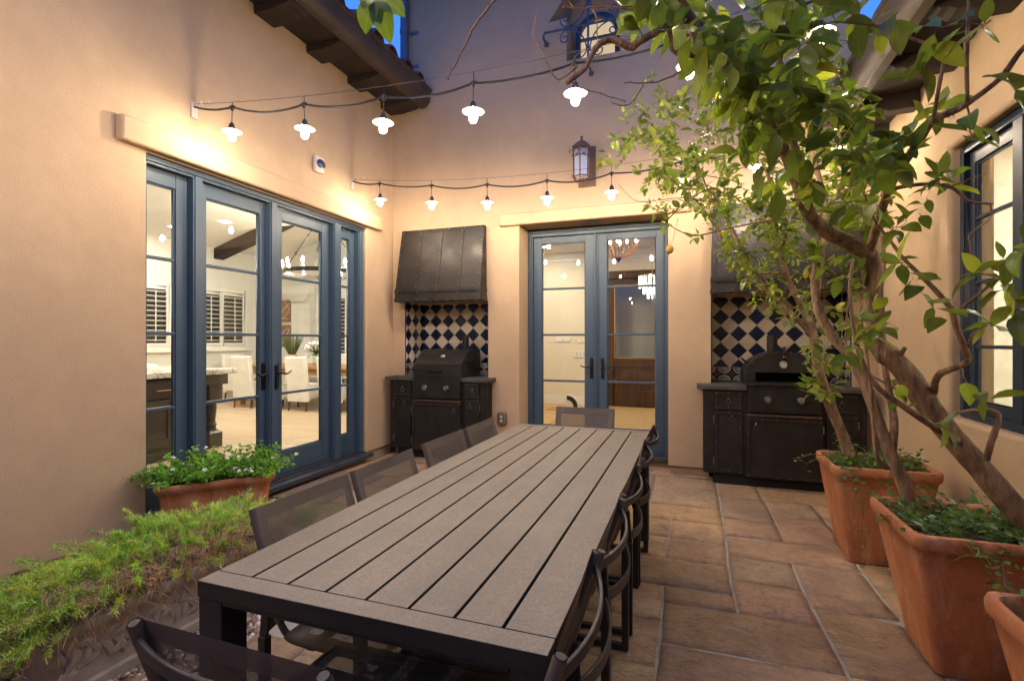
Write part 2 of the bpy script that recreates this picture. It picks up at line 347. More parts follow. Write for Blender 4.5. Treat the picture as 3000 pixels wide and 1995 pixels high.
# ---------------------------------------------------------------- mesh builder
class MB:
    def __init__(s): s.v = []; s.f = []; s.m = []; s.uv = {}; s.tint = None; s.t = []
    def vert(s, p): s.v.append(V(p)); s.t.append(s.tint); return len(s.v)-1
    def face(s, idx, mi=0, uv=None):
        s.f.append(tuple(idx)); s.m.append(mi)
        if uv: s.uv[len(s.f)-1] = uv
    def quad(s, a, b, c, d, mi=0, uv=None):
        i = [s.vert(p) for p in (a, b, c, d)]; s.face(i, mi, uv)
    def hexa(s, P, mi=0):
        """P: 8 corners, bottom ring then top ring, both counter clockwise from above"""
        i = [s.vert(p) for p in P]
        for q in ((0, 3, 2, 1), (4, 5, 6, 7), (0, 1, 5, 4), (1, 2, 6, 5), (2, 3, 7, 6), (3, 0, 4, 7)): s.face([i[k] for k in q], mi)
        return s
    def box(s, x0, x1, y0, y1, z0, z1, mi=0, mat=None):
        if x0 > x1: x0, x1 = x1, x0
        if y0 > y1: y0, y1 = y1, y0
        if z0 > z1: z0, z1 = z1, z0
        P = [V(p) for p in ((x0, y0, z0), (x1, y0, z0), (x1, y1, z0), (x0, y1, z0), (x0, y0, z1), (x1, y0, z1), (x1, y1, z1), (x0, y1, z1))]
        if mat is not None: P = [mat @ p for p in P]
        return s.hexa(P, mi)
    def tube(s, pts, rad, seg=8, mi=0, caps=True, flat=None, up=None):
        """flat=(w,h): rectangular section; otherwise round with radius or list of radii"""
        pts = [V(p) for p in pts]; n = len(pts)
        if not isinstance(rad, (list, tuple)): rad = [rad]*n
        t0 = (pts[1]-pts[0]).normalized()
        u = V(up) if up is not None else (V((0, 0, 1)) if abs(t0.z) < .9 else V((1, 0, 0)))
        u = (u - t0*u.dot(t0)).normalized(); rings = []
        for i, p in enumerate(pts):
            a = pts[max(i-1, 0)]; c = pts[min(i+1, n-1)]; t = (c-a).normalized()
            if t.length < .5: t = t0
            q = t0.rotation_difference(t); u = q @ u; u = (u-t*u.dot(t)).normalized(); t0 = t; w = t.cross(u)
            if flat:
                k = 1.
                ring = [s.vert(p+w*sx*flat[0]/2+u*sy*flat[1]/2) for sx, sy in ((-1, -1), (1, -1), (1, 1), (-1, 1))]
            else:
                ring = [s.vert(p+(u*math.cos(2*PI*j/seg)+w*math.sin(2*PI*j/seg))*rad[i]) for j in range(seg)]
            rings.append(ring)
        m = len(rings[0])
        for a, b in zip(rings, rings[1:]):
            for j in range(m): s.face((a[j], a[(j+1) % m], b[(j+1) % m], b[j]), mi)
        if caps: s.face(rings[0][::-1], mi); s.face(rings[-1], mi)
        return s
    def lathe(s, prof, c, seg=16, mi=0, axis='Z', mat=None, close=True):
        c = V(c); rings = []
        for r, z in prof:
            ring = []
            for j in range(seg):
                a = 2*PI*j/seg
                p = V((r*math.cos(a), r*math.sin(a), z))
                if axis == 'Y': p = V((p.x, p.z, -p.y))
                elif axis == 'X': p = V((p.z, p.x, p.y))
                if mat is not None: p = mat @ p
                ring.append(s.vert(c+p))
            rings.append(ring)
        for a, b in zip(rings, rings[1:]):
            for j in range(seg): s.face((a[j], a[(j+1) % seg], b[(j+1) % seg], b[j]), mi)
        if close: s.face(rings[0][::-1], mi); s.face(rings[-1], mi)
        return s
    def ball(s, c, r, seg=10, rings=6, mi=0, sq=(1, 1, 1)):
        prof = [(max(.001, math.sin(PI*i/rings)), -math.cos(PI*i/rings)) for i in range(rings+1)]
        return s.lathe(prof, c, seg, mi, mat=Matrix.Diagonal((r*sq[0], r*sq[1], r*sq[2])))
    def prism(s, poly, fn, d0, d1, mi=0):
        """poly of (a,b); fn(a,b,d) -> point"""
        A = [s.vert(fn(a, b, d0)) for a, b in poly]; B = [s.vert(fn(a, b, d1)) for a, b in poly]; n = len(poly)
        s.face(A[::-1], mi); s.face(B, mi)
        for i in range(n): s.face((A[i], A[(i+1) % n], B[(i+1) % n], B[i]), mi)
        return s
    def add(s, o, mi):
        b = len(s.v)
        for v, t in zip(o.v, o.t): s.v.append(v); s.t.append(t)
        for f in o.f: s.f.append(tuple(i+b for i in f)); s.m.append(mi)
        return s
    def build(s, name, mats, parent=None, smooth=False, bevel=0., seg=2, fix=True, angle=30):
        if not isinstance(mats, (list, tuple)): mats = [mats]
        off = V((0, 0, 0)); q = parent
        while q is not None: off += q.location; q = q.parent
        me = bpy.data.meshes.new(name)
        me.from_pydata([tuple(p-off) for p in s.v], [], s.f)
        for mt in mats: me.materials.append(mt)
        if len(mats) > 1:
            me.polygons.foreach_set('material_index', s.m)
        if s.uv:
            ul = me.uv_layers.new(name='UVMap')
            for fi, uv in s.uv.items():
                p = me.polygons[fi]
                for k, li in enumerate(p.loop_indices): ul.data[li].uv = uv[k]
        if any(t is not None for t in s.t):
            ca = me.color_attributes.new('tint', 'FLOAT_COLOR', 'POINT')
            flat = []
            for t in s.t: flat += list(t if t is not None else (1, 1, 1))+[1]
            ca.data.foreach_set('color', flat)
        if fix:
            bm = bmesh.new(); bm.from_mesh(me)
            bmesh.ops.remove_doubles(bm, verts=bm.verts, dist=1e-5)
            bmesh.ops.recalc_face_normals(bm, faces=bm.faces); bm.to_mesh(me); bm.free()
        if smooth or bevel: me.polygons.foreach_set('use_smooth', [True]*len(me.polygons))
        ob = bpy.data.objects.new(name, me); COL.objects.link(ob)
        if parent is not None: ob.parent = parent
        if bevel:
            b = ob.modifiers.new('soft edges', 'BEVEL'); b.width = bevel; b.segments = seg; b.limit_method = 'ANGLE'; b.angle_limit = R(angle); b.harden_normals = False
            w = ob.modifiers.new('shading', 'WEIGHTED_NORMAL'); w.keep_sharp = True
        elif smooth and smooth != 'all':
            me.set_sharp_from_angle(angle=R(smooth if smooth is not True else 45))
        return ob

def tag(o, label=None, cat=None, group=None, kind=None):
    if label: o['label'] = label
    if cat: o['category'] = cat
    if group: o['group'] = group
    if kind: o['kind'] = kind
    return o
def thing(name, loc, label, cat, group=None):
    o = bpy.data.objects.new(name, None); COL.objects.link(o); o.location = loc; o.empty_display_size = .1
    return tag(o, label, cat, group)
def children(o): return [c for c in bpy.data.objects if c.parent == o]
def copy_tree(o, parent=None):
    c = o.copy(); COL.objects.link(c)
    if parent is not None: c.parent = parent
    for ch in KIDS.get(o.name, []): copy_tree(ch, c)
    return c
KIDS = {}
def register(o):
    for c in list(bpy.data.objects):
        if c.parent: KIDS.setdefault(c.parent.name, [])
    KIDS.clear()
    for c in bpy.data.objects:
        if c.parent: KIDS.setdefault(c.parent.name, []).append(c)
def bez(p0, p1, p2, n=8):
    p0, p1, p2 = V(p0), V(p1), V(p2)
    return [p0*(1-t)**2+p1*2*t*(1-t)+p2*t*t for t in [i/n for i in range(n+1)]]
def smooth_path(pts, n=4):
    pts = [V(p) for p in pts]; out = []
    for i in range(len(pts)-1):
        a = pts[max(i-1, 0)]; b = pts[i]; c = pts[i+1]; d = pts[min(i+2, len(pts)-1)]
        for k in range(n):
            t = k/n
            out.append(.5*((2*b)+(c-a)*t+(2*a-5*b+4*c-d)*t*t+(3*b-a-3*c+d)*t**3))
    out.append(pts[-1]); return out

def wall_mesh(us, zs, solid, fn, d0, d1, mb=None, mi=0, uvback=False):
    """a wall of thickness d0..d1 from a grid; solid(uc, zc) tells which cells are wall; fn(u, d, z) -> point"""
    mb = mb or MB(); us = sorted(set(us)); zs = sorted(set(zs)); nu, nz = len(us)-1, len(zs)-1
    S = [[solid((us[i]+us[i+1])/2, (zs[k]+zs[k+1])/2) for k in range(nz)] for i in range(nu)]
    g = lambda i, k: 0 <= i < nu and 0 <= k < nz and S[i][k]
    for i in range(nu):
        for k in range(nz):
            if not S[i][k]: continue
            a, b, c, d = us[i], us[i+1], zs[k], zs[k+1]
            mb.quad(fn(a, d0, c), fn(b, d0, c), fn(b, d0, d), fn(a, d0, d), mi)
            mb.quad(fn(a, d1, c), fn(a, d1, d), fn(b, d1, d), fn(b, d1, c), mi)
            if not g(i-1, k): mb.quad(fn(a, d0, c), fn(a, d0, d), fn(a, d1, d), fn(a, d1, c), mi)
            if not g(i+1, k): mb.quad(fn(b, d0, c), fn(b, d1, c), fn(b, d1, d), fn(b, d0, d), mi)
            if not g(i, k-1): mb.quad(fn(a, d0, c), fn(a, d1, c), fn(b, d1, c), fn(b, d0, c), mi)
            if not g(i, k+1): mb.quad(fn(a, d0, d), fn(b, d0, d), fn(b, d1, d), fn(a, d1, d), mi)
    return mb
SKY = 0.15; EXPO = 1.95
# ---------------------------------------------------------------- the house round the courtyard
PL = lambda s, d, z: V((-3.5+d, s, z))      # left wing wall: s along it, d out of it
PB = lambda s, d, z: V((s, 5.44-d, z))      # back wing wall
PR = lambda s, d, z: V((1.6-d, s, z))       # right wing wall
def pbox(mb, P, s0, s1, d0, d1, z0, z1, mi=0):
    return mb.hexa([P(s0, d0, z0), P(s1, d0, z0), P(s1, d1, z0), P(s0, d1, z0), P(s0, d0, z1), P(s1, d0, z1), P(s1, d1, z1), P(s0, d1, z1)], mi)

def leaf(root, P, s0, s1, z0, z1, d, g0, g1, gz0, gz1, munt, name, mat, th=.045, bar=.024, lab=None):
    mb = MB()
    pbox(mb, P, s0, g0, d-th, d, z0, z1); pbox(mb, P, g1, s1, d-th, d, z0, z1)
    pbox(mb, P, g0, g1, d-th, d-.001, z0, gz0); pbox(mb, P, g0, g1, d-th, d-.001, gz1, z1)
    for z in munt: pbox(mb, P, g0, g1, d-th+.006, d-.006, z-bar/2, z+bar/2)
    o = mb.build(name, mat, root, bevel=.004)
    b = MB(); k = .011                                   # glazing bead stepped back from the leaf's face
    for a, c in ((g0, g0+k), (g1-k, g1)): pbox(b, P, a, c, d-th+.008, d-.014, gz0, gz1)
    for a, c in ((gz0, gz0+k), (gz1-k, gz1)): pbox(b, P, g0+k, g1-k, d-th+.008, d-.014, a, c)
    b.build('glazing_bead', mat, o, bevel=.002)
    g = MB(); pbox(g, P, g0+.003, g1-.003, d-.028, d-.023, gz0+.003, gz1-.003)
    g.build('glass_pane', M['glass'], o)
    if lab: o['label'] = lab
    return o

def handle(parent, P, s, z, d, dirn, plate=True):
    mb = MB()
    if plate:
        pl = [(-.019, -.12), (.019, -.12), (.019, .10), (.012, .118), (0, .124), (-.012, .118), (-.019, .10)]
        mb.prism([(s+a, z+b) for a, b in pl], lambda a, b, dd: P(a, dd, b), d, d+.008)
    pts = [P(s, d+.005, z+.02), P(s, d+.045, z+.02), P(s+dirn*.02, d+.055, z+.022), P(s+dirn*.06, d+.056, z+.012), P(s+dirn*.095, d+.055, z+.018), P(s+dirn*.122, d+.055, z+.036)]
    mb.tube(smooth_path(pts, 4), [.010]*5+[.009]*8+[.007]*8, 8)
    if plate: mb.lathe([(.012, 0), (.014, .006), (.012, .012)], P(s, d+.004, z-.06), 10, axis='Y' if P is PB else 'X')
    return mb.build('door_handle', M['bronze'], parent, smooth=40)

# ---- left wing
LW = thing('house_wing', (-3.5, 3.6, 0), 'long tan stucco house wing on the left with four glazed door panels', 'house')
def left_solid(s, z): return not (2.42 < s < 4.89 and z < 2.655)
wall_mesh([-2.2, 2.42, 4.89, 5.89], [.085, 2.655, 4.4], left_solid, PL, 0, -.25).build('wall', M['stucco'], LW, bevel=.018, seg=3)
mb = MB(); pbox(mb, PL, -2.2, 5.43, -.2, -.03, -.05, .085); mb.build('wall_base', M['stucco_stem'], LW)
mb = MB(); pbox(mb, PL, 2.22, 5.14, -.02, .062, 2.665, 2.835); mb.build('lintel', M['stucco'], LW, bevel=.022, seg=3)
mb = MB()
for a, b in ((2.422, 2.445), (2.79, 2.87), (3.53, 3.615), (4.38, 4.50), (4.80, 4.888)):
    pbox(mb, PL, a, b, -.15, -.04, .112, 2.60)
    pbox(mb, PL, a+.012, b-.012, -.04, -.03, .112, 2.612)
pbox(mb, PL, 2.422, 4.888, -.15, -.045, 2.60, 2.653); pbox(mb, PL, 2.43, 4.88, -.045, -.03, 2.618, 2.65)
mb.build('door_frame', M['blue'], LW, bevel=.004)
mb = MB(); pbox(mb, PL, 2.422, 4.888, -.249, .0, .06, .10); pbox(mb, PL, 2.40, 4.93, .0, .075, .045, .088); pbox(mb, PL, 2.43, 4.88, -.16, -.06, .10, .125)
mb.build('threshold', M['sill'], LW, bevel=.004)
mz = (.876, 1.42, 1.962)
leaf(LW, PL, 2.446, 2.788, .128, 2.598, -.10, 2.475, 2.70, .335, 2.49, mz, 'sidelight', M['blue'])
dl = leaf(LW, PL, 2.872, 3.528, .128, 2.598, -.095, 2.945, 3.47, .335, 2.49, mz, 'french_door', M['blue'])
dr = leaf(LW, PL, 3.617, 4.378, .128, 2.598, -.095, 3.725, 4.27, .335, 2.49, mz, 'french_door', M['blue'])
leaf(LW, PL, 4.502, 4.798, .128, 2.598, -.10, 4.572, 4.725, .335, 2.49, mz, 'sidelight', M['blue'])
handle(dl, PL, 3.502, 1.05, -.095, -1); handle(dr, PL, 3.66, 1.05, -.095, 1)
hb = MB(); pbox(hb, PL, 3.572, 3.588, -.028, -.012, .93, 1.15); hb.build('flush_bolt', M['bronze'], LW, bevel=.004)
# eave
mb = MB(); mb.prism([(-3.5, 4.225), (-3.5, 4.26), (-3.103, 4.235), (-3.103, 4.203)], lambda a, b, d: V((a, d, b)), -2.2, 5.435); mb.build('soffit', M['wood_dark'], LW)
for k in range(12):
    y = 5.28-k*.62
    P_ = [(-3.498, 4.222), (-3.498, 4.145), (-3.30, 4.14), (-3.26, 4.155), (-3.22, 4.15), (-3.185, 4.165), (-3.15, 4.16), (-3.125, 4.175), (-3.108, 4.176), (-3.103, 4.18), (-3.103, 4.20)]
    mb = MB(); mb.prism(P_, lambda a, b, d: V((a, d, b)), y-.11, y+.11); mb.build('rafter_tail', M['wood_dark'], LW, bevel=.006)
gp = [(-3.10, 4.185), (-3.04, 4.185), (-3.0, 4.215), (-2.972, 4.27), (-2.968, 4.365), (-2.945, 4.372), (-2.945, 4.40), (-2.978, 4.40), (-2.984, 4.27), (-3.01, 4.225), (-3.045, 4.20), (-3.09, 4.20), (-3.09, 4.39), (-3.10, 4.39)]
mb = MB(); mb.prism(gp, lambda a, b, d: V((a, d, b)), -2.2, 5.432)
mb.prism([(-3.09, 4.20), (-3.045, 4.20), (-3.01, 4.225), (-2.984, 4.27), (-2.978, 4.39), (-3.09, 4.39)], lambda a, b, d: V((a, d, b)), 5.42, 5.434)
mb.build('gutter', M['gutter'], LW, bevel=.003)
mb = MB(); sl = .34
mb.hexa([V((-3.115, -2.2, 4.30)), V((-3.115, 5.43, 4.30)), V((-7.5, 5.43, 4.30+4.42*sl)), V((-7.5, -2.2, 4.30+4.42*sl)),
         V((-3.115, -2.2, 4.36)), V((-3.115, 5.43, 4.36)), V((-7.5, 5.43, 4.34+4.42*sl)), V((-7.5, -2.2, 4.34+4.42*sl))], 1)
for k in range(26):
    y = 5.26-k*.295
    for c_ in range(3):
        g = random.uniform(.7, 1.25); mb.tint = (g, g*random.uniform(.85, 1.05), g*random.uniform(.8, 1.1))
        x0 = -2.985-c_*.36+random.uniform(-.015, .015); x1 = x0-.46; z0 = 4.425+(-2.985-x0)*sl+c_*.012+random.uniform(-.006, .006); z1 = z0+.46*sl-.02
        r0 = .098; r1 = .082
        A = []; B = []; seg = 10
        for j in range(seg+1):
            a = PI*j/seg
            A.append((math.cos(a), math.sin(a)))
        def ring(x, z, r): return [mb.vert((x, y+ca*r, z+sa*r)) for ca, sa in A]
        o0, o1, i0, i1 = ring(x0, z0, r0), ring(x1, z1, r1), ring(x0, z0, r0-.016), ring(x1, z1, r1-.016)
        for j in range(seg):
            mb.face((o0[j], o0[j+1], o1[j+1], o1[j])); mb.face((i0[j], i1[j], i1[j+1], i0[j+1])); mb.face((o0[j], i0[j], i0[j+1], o0[j+1]))
        for j in (0, seg): mb.face((o0[j], o1[j], i1[j], i0[j]))
        # pan tile between the covers
        yy = y-.1475
        q = [(yy+math.cos(PI+PI*j/6)*.07, z0-.012+math.sin(PI+PI*j/6)*.03) for j in range(7)]
        a_ = [mb.vert((x0-.02, u, w)) for u, w in q]; b_ = [mb.vert((x1, u, w+.46*sl)) for u, w in q]
        for j in range(6): mb.face((a_[j], a_[j+1], b_[j+1], b_[j]))
mb.tint = None
mb.build('roof', [M['rooftile'], M['wood_dark']], LW, smooth=50)

# ---- back wing with its tower
BW = thing('house_wing', (-1.0, 5.6, 0), 'tall tan stucco house wing across the back with paired blue doors', 'house')
def back_solid(s, z):
    if z > 4.31 and (s < -3.365): return False
    if s > 1.42 and z > 3.4: return False
    if -3.33 < s < -2.22 and z < 1.83: return False
    if .19 < s < 1.40 and z < 1.83: return False
    if -1.84 < s < -.22 and z < 2.69: return False
    if -1.62 < s < -.38 and 4.3 < z < 5.75: return False
    return True
mb = wall_mesh([-3.5, -3.365, -3.33, -2.22, -1.84, -1.62, -.38, -.22, .19, 1.40, 1.42, 1.85], [.085, 1.83, 2.69, 3.4, 4.3, 4.31, 5.75, 7.8], back_solid, PB, 0, -.45)
half = [(.29, 4.44), (.29, 4.92), (.50, 4.905), (.46, 4.95), (.40, 5.03), (.34, 5.12), (.28, 5.26), (.2, 5.38), (.1, 5.46)]
out = [(-1.0-a, z) for a, z in half]+[(-1.0, 5.48)]+[(-1.0+a, z) for a, z in half[::-1]]
rect = [(-1.62, 4.3), (-.38, 4.3), (-.38, 5.75), (-1.62, 5.75)]
from mathutils.geometry import tessellate_polygon
pts = [V((a, b, 0)) for a, b in rect]+[V((a, b, 0)) for a, b in out]
tri = tessellate_polygon([[V((a, b, 0)) for a, b in rect], [V((a, b, 0)) for a, b in out]])
vi = [mb.vert(PB(p.x, 0, p.y)) for p in pts]
for t in tri: mb.face([vi[k] for k in t])
vo = vi[4:]; vd_ = [mb.vert(PB(a, -.42, b)) for a, b in out]
for k in range(len(out)): mb.face((vo[k], vo[(k+1) % len(out)], vd_[(k+1) % len(out)], vd_[k]))
mb.build('wall', M['stucco'], BW, bevel=.022, seg=3)
for a, b in ((-3.5, -3.33), (-2.22, -1.84), (-.22, .19), (1.40, 1.6)):
    mb = MB(); pbox(mb, PB, a+.02, b-.02, -.40, -.03, -.05, .085); mb.build('wall_base', M['stucco_stem'], BW)
mb = MB(); pbox(mb, PB, -1.84, -.22, -.45, -.31, -.05, .06); mb.build('door_step', M['stucco_stem'], BW)
mb = MB(); pbox(mb, PB, -2.07, .012, -.02, .062, 2.672, 2.812); mb.build('lintel', M['stucco'], BW, bevel=.022, seg=3)
# tiled alcoves, backs and cheeks (UVs in metres)
def tiled(x0, x1, nm, ph):
    mb = MB(); z0, zb, z1 = .93, 1.085, 1.86; e = .006
    def sheet(p0, p1, a0, a1, zz0, zz1, mi, off):
        p0, p1 = V(p0), V(p1)
        mb.quad((p0.x, p0.y, zz0), (p1.x, p1.y, zz0), (p1.x, p1.y, zz1), (p0.x, p0.y, zz1), mi,
                [(a0, zz0-zb-off), (a1, zz0-zb-off), (a1, zz1-zb-off), (a0, zz1-zb-off)])
    yb = 5.884
    segs = [((x0+e, yb), (x1-e, yb), x0+ph, x1+ph), ((x0+e, 5.455), (x0+e, yb), .03, .46), ((x1-e, yb), (x1-e, 5.455), .03, .46)]
    for (a, b, u0, u1) in segs:
        p0 = (a[0], a[1], 0); p1 = (b[0], b[1], 0)
        sheet(p0, p1, u0, u1, zb, z1, 0, 0); sheet(p0, p1, u0, u1, z0, zb, 1, 0)
    for x in (x0+.003, x1-.003):
        s = .006 if x < (x0+x1)/2 else -.006
        mb.box(x, x+s, 5.443, 5.456, z0, z1, 2)
    return mb.build(nm, [M['tile'], M['floral'], M['blue_edge']], BW, fix=False)
tiled(-3.33, -2.22, 'tile_backsplash', .02)
tiled(.19, 1.40, 'tile_backsplash', -.03)
for x0, x1 in ((-3.335, -2.215), (.185, 1.405)): mb = MB(); mb.box(x0, x1, 5.888, 5.94, .02, 2.0); mb.build('alcove_back', M['stucco_stem'], BW)
# doors
DD = -.345
mb = MB()
for a, b in ((-1.838, -1.785), (-.275, -.222)):
    pbox(mb, PB, a, b, DD-.09, DD, .10, 2.655)
pbox(mb, PB, -1.838, -.222, DD-.09, DD+.002, 2.60, 2.668)
for a, b, c, d in ((-1.838, -1.80, .10, 2.68), (-.26, -.222, .10, 2.68)): pbox(mb, PB, a, b, DD, DD+.022, c, 2.64)
pbox(mb, PB, -1.838, -.222, DD+.002, DD+.026, 2.64, 2.685)
mb.build('door_frame', M['blue'], BW, bevel=.005)
mb = MB(); pbox(mb, PB, -1.838, -.222, DD-.1, DD+.10, .06, .10); pbox(mb, PB, -1.83, -.23, DD-.09, DD-.01, .10, .118); mb.build('threshold', M['sill'], BW, bevel=.004)
mzb = (.893, 1.437, 1.983)
d1 = leaf(BW, PB, -1.783, -1.058, .12, 2.598, DD-.035, -1.683, -1.158, .36, 2.525, mzb, 'french_door', M['blue'])
d2 = leaf(BW, PB, -1.054, -.277, .12, 2.598, DD-.035, -.905, -.365, .36, 2.525, mzb, 'french_door', M['blue'])
mb = MB(); pbox(mb, PB, -1.056, -1.008, DD-.034, DD-.014, .12, 2.595); mb.tube([PB(-1.032, DD-.014, .12), PB(-1.032, DD-.014, 2.595)], .014, 8); mb.build('astragal', M['blue'], BW, smooth=40)
handle(d1, PB, -1.082, 1.05, DD-.035, -1); handle(d2, PB, -.955, 1.05, DD-.035, 1)
mb = MB(); mb.lathe([(.065, 0), (.07, -.006), (.045, -.008), (.04, .02)], (-1.03, 5.60, 2.69), 20); dlt = mb.build('recessed_light', M['galv'], BW, smooth=40)
mb = MB(); mb.lathe([(.038, .0), (.03, -.003), (.002, -.004)], (-1.03, 5.60, 2.692), 16); mb.build('lamp_lens', M['dial'], dlt, smooth=True)
# tower corner downspout
mb = MB(); mb.tube([(-3.295, 5.375, 4.31), (-3.295, 5.375, 6.2)], .052, 14)
ds = mb.build('downspout', M['downspout'], BW, smooth=40)
for z in (4.72, 5.13):
    mb = MB(); mb.lathe([(.055, -.03), (.058, -.025), (.058, .025), (.055, .03)], (-3.295, 5.375, z), 14, close=False)
    mb.box(-3.245, -3.16, 5.43, 5.437, z-.02, z+.02); mb.prism([(-3.16, z-.03), (-3.13, z), (-3.16, z+.03)], lambda a, b, d: V((a, d, b)), 5.43, 5.437)
    mb.box(-3.37, -3.345, 5.43, 5.437, z-.02, z+.02)
    mb.build('pipe_strap', M['downspout'], ds, smooth=40)
# little corbels under the tower eave
for k in range(8):
    x = -3.0+k*.62
    mb = MB(); mb.prism([(5.435, 5.95), (5.435, 5.60), (5.33, 5.62), (5.27, 5.68), (5.20, 5.80), (5.05, 5.85), (5.05, 5.95)], lambda a, b, d: V((d, a, b)), x-.06, x+.06); mb.build('rafter_tail', M['wood_dark'], BW, bevel=.006)
mb = MB(); mb.box(-3.9, 2.0, 4.85, 5.435, 5.955, 6.03); mb.build('soffit', M['wood_dark'], BW)
# arched upstairs window
arch = lambda r, n: [(-1.004+r*math.cos(PI*j/n), r*math.sin(PI*j/n)) for j in range(n+1)]
mb = MB(); WD = -.30; zs_ = 4.85; n = 14
oo = [(-.752, 4.56)]+[(a, zs_+b) for a, b in arch(.252, n)]+[(-1.256, 4.56)]
ii = [(-.806, 4.605)]+[(a, zs_+b) for a, b in arch(.198, n)]+[(-1.202, 4.605)]
for d0, d1, O, I in ((WD, WD-.06, oo, ii),):
    k = len(O)
    a = [mb.vert(PB(*p[:1], d0, p[1])) for p in O]; b = [mb.vert(PB(p[0], d0, p[1])) for p in I]
    a2 = [mb.vert(PB(p[0], d1, p[1])) for p in O]; b2 = [mb.vert(PB(p[0], d1, p[1])) for p in I]
    for j in range(k):
        q = (j+1) % k
        mb.face((a[j], a[q], b[q], b[j])); mb.face((b[j], b[q], b2[q], b2[j])); mb.face((a[j], a2[j], a2[q], a[q]))
pbox(mb, PB, -1.20, -.81, WD-.05, WD-.012, 4.818, 4.838)
wn = mb.build('arched_window', M['navy'], BW)
mb = MB(); mb.prism(ii, lambda a, b, d: PB(a, d, b), WD-.03, WD-.034); mb.build('glass_pane', M['glass'], wn)
mb = MB(); pbox(mb, PB, -1.30, -.70, WD-.112, WD-.108, 4.5, 5.12); mb.build('blind', M['blind'], wn)
mb = MB(); pbox(mb, PB, -1.5, -.5, WD-.14, WD-.125, 4.35, 5.55); mb.build('window_backing', M['night'], wn)
pl_o = [(-1.6, 4.3), (-.4, 4.3), (-.4, 5.7), (-1.6, 5.7)]
tri = tessellate_polygon([[V((a, b, 0)) for a, b in pl_o], [V((a, b, 0)) for a, b in oo]]); mb = MB()
vi = [mb.vert(PB(a, WD-.052, b)) for a, b in pl_o+oo]; vk = [mb.vert(PB(a, WD-.062, b)) for a, b in pl_o+oo]
for t in tri: mb.face([vi[k] for k in t]); mb.face([vk[k] for k in t[::-1]])
mb.build('window_surround', M['stucco'], BW)
# its forged grille
mb = MB(); GX, GY, GZ = -1.015, 5.27, 4.69
def fl(pts, w=.016): mb.tube(pts, w/2, 6)
mb.tube([(GX-.5, 5.44, GZ-.03), (GX-.5, GY+.03, GZ-.03), (GX-.48, GY, GZ), (GX+.48, GY, GZ), (GX+.5, GY+.03, GZ-.03), (GX+.5, 5.44, GZ-.03)], .013, 8)
mb.tube([(GX, 5.44, GZ-.44), (GX, GY+.03, GZ-.42), (GX, GY-.016, GZ-.38), (GX, GY-.016, GZ+.62), (GX, 5.44, GZ+.66)], .012, 8)
for p in ((GX-.5, 5.43, GZ-.03), (GX+.5, 5.43, GZ-.03), (GX, 5.43, GZ-.44)): mb.ball(p, .028, 10, 6)
def curl(c, a0, r0, sgn, turns=1.25):
    out = []
    for j in range(13):
        t = j/12; a = a0+sgn*t*turns*2*PI*.75; r = r0*(1-.72*t)
        out.append((a, r))
    return out
for sx in (-1, 1):
    for sz in (-1, 1):
        def pt(a, b): return V((GX+sx*a, GY-.004, GZ+sz*b))
        main = bez(pt(.215, .012), pt(.05, .05), pt(.016, .25), 8)
        def spiral(end, tang, side):
            p = V((end[0], end[1])); d = math.atan2(tang[1], tang[0]); L = .018; res = []
            for j in range(22):
                d += side*(.10+.022*j); p = p+V((math.cos(d), math.sin(d)))*L; L *= .985
                res.append(pt(p.x, p.y))
            return res
        s1 = spiral((.215, .012), (1, .12), 1); s2 = spiral((.016, .25), (.1, 1), -1)
        mb.tube(s1[::-1]+main+s2, .0075, 6)
for p, ax in (((GX-.24, GY, GZ), 'X'), ((GX+.24, GY, GZ), 'X'), ((GX, GY-.01, GZ+.26), 'Z'), ((GX, GY-.01, GZ-.26), 'Z')):
    mb.lathe([(.02, -.014), (.022, 0), (.02, .014)], p, 8, axis=ax)
mb.build('window_grille', M['grille'], BW, smooth=50)

# ---- right wing
RW = thing('house_wing', (1.6, 2.6, 0), 'low orange tan stucco house wing on the right with tall dark windows', 'house')
wall_mesh([-1.6, 1.95, 4.10, 5.44], [.085, .87, 2.625, 3.27], lambda s, z: not (1.95 < s < 4.10 and .87 < z < 2.625), PR, 0, -.25).build('wall', M['stucco'], RW, bevel=.03, seg=3)
mb = MB(); pbox(mb, PR, -1.6, 5.4, -.2, -.03, -.05, .085); mb.build('wall_base', M['stucco_stem'], RW)
mb = MB(); wd = -.06
pbox(mb, PR, 1.952, 2.0, wd-.09, wd, .875, 2.62); pbox(mb, PR, 4.05, 4.098, wd-.09, wd, .875, 2.62)
pbox(mb, PR, 2.0, 4.05, wd-.09, wd, 2.57, 2.62); pbox(mb, PR, 2.0, 4.05, wd-.09, wd, .875, .915)
for a, b in ((3.44, 3.53), (2.62, 2.70)): pbox(mb, PR, a, b, wd-.09, wd-.002, .915, 2.57)
mb.build('window_frame', M['navy'], RW, bevel=.004)
for a, b in ((2.002, 2.618), (2.702, 3.438), (3.532, 4.048)):
    leaf(RW, PR, a, b, .917, 2.568, wd-.03, a+.055, b-.055, .985, 2.49, (1.33, 1.735, 2.14), 'window_sash', M['navy'], th=.04, bar=.022)
mb = MB(); mb.prism([(1.6, 3.225), (1.6, 3.255), (1.13, 3.235), (1.13, 3.205)], lambda a, b, d: V((a, d, b)), -1.6, 5.435); mb.build('soffit', M['wood_dark'], RW)
for k in range(11):
    y = 5.2-k*.62
    P_ = [(1.598, 3.222), (1.598, 3.10), (1.40, 3.095), (1.36, 3.112), (1.32, 3.108), (1.285, 3.128), (1.25, 3.124), (1.225, 3.15), (1.19, 3.155), (1.175, 3.18), (1.175, 3.20)]
    mb = MB(); mb.prism(P_, lambda a, b, d: V((a, d, b)), y-.06, y+.06); mb.build('rafter_tail', M['wood_dark'], RW, bevel=.006)
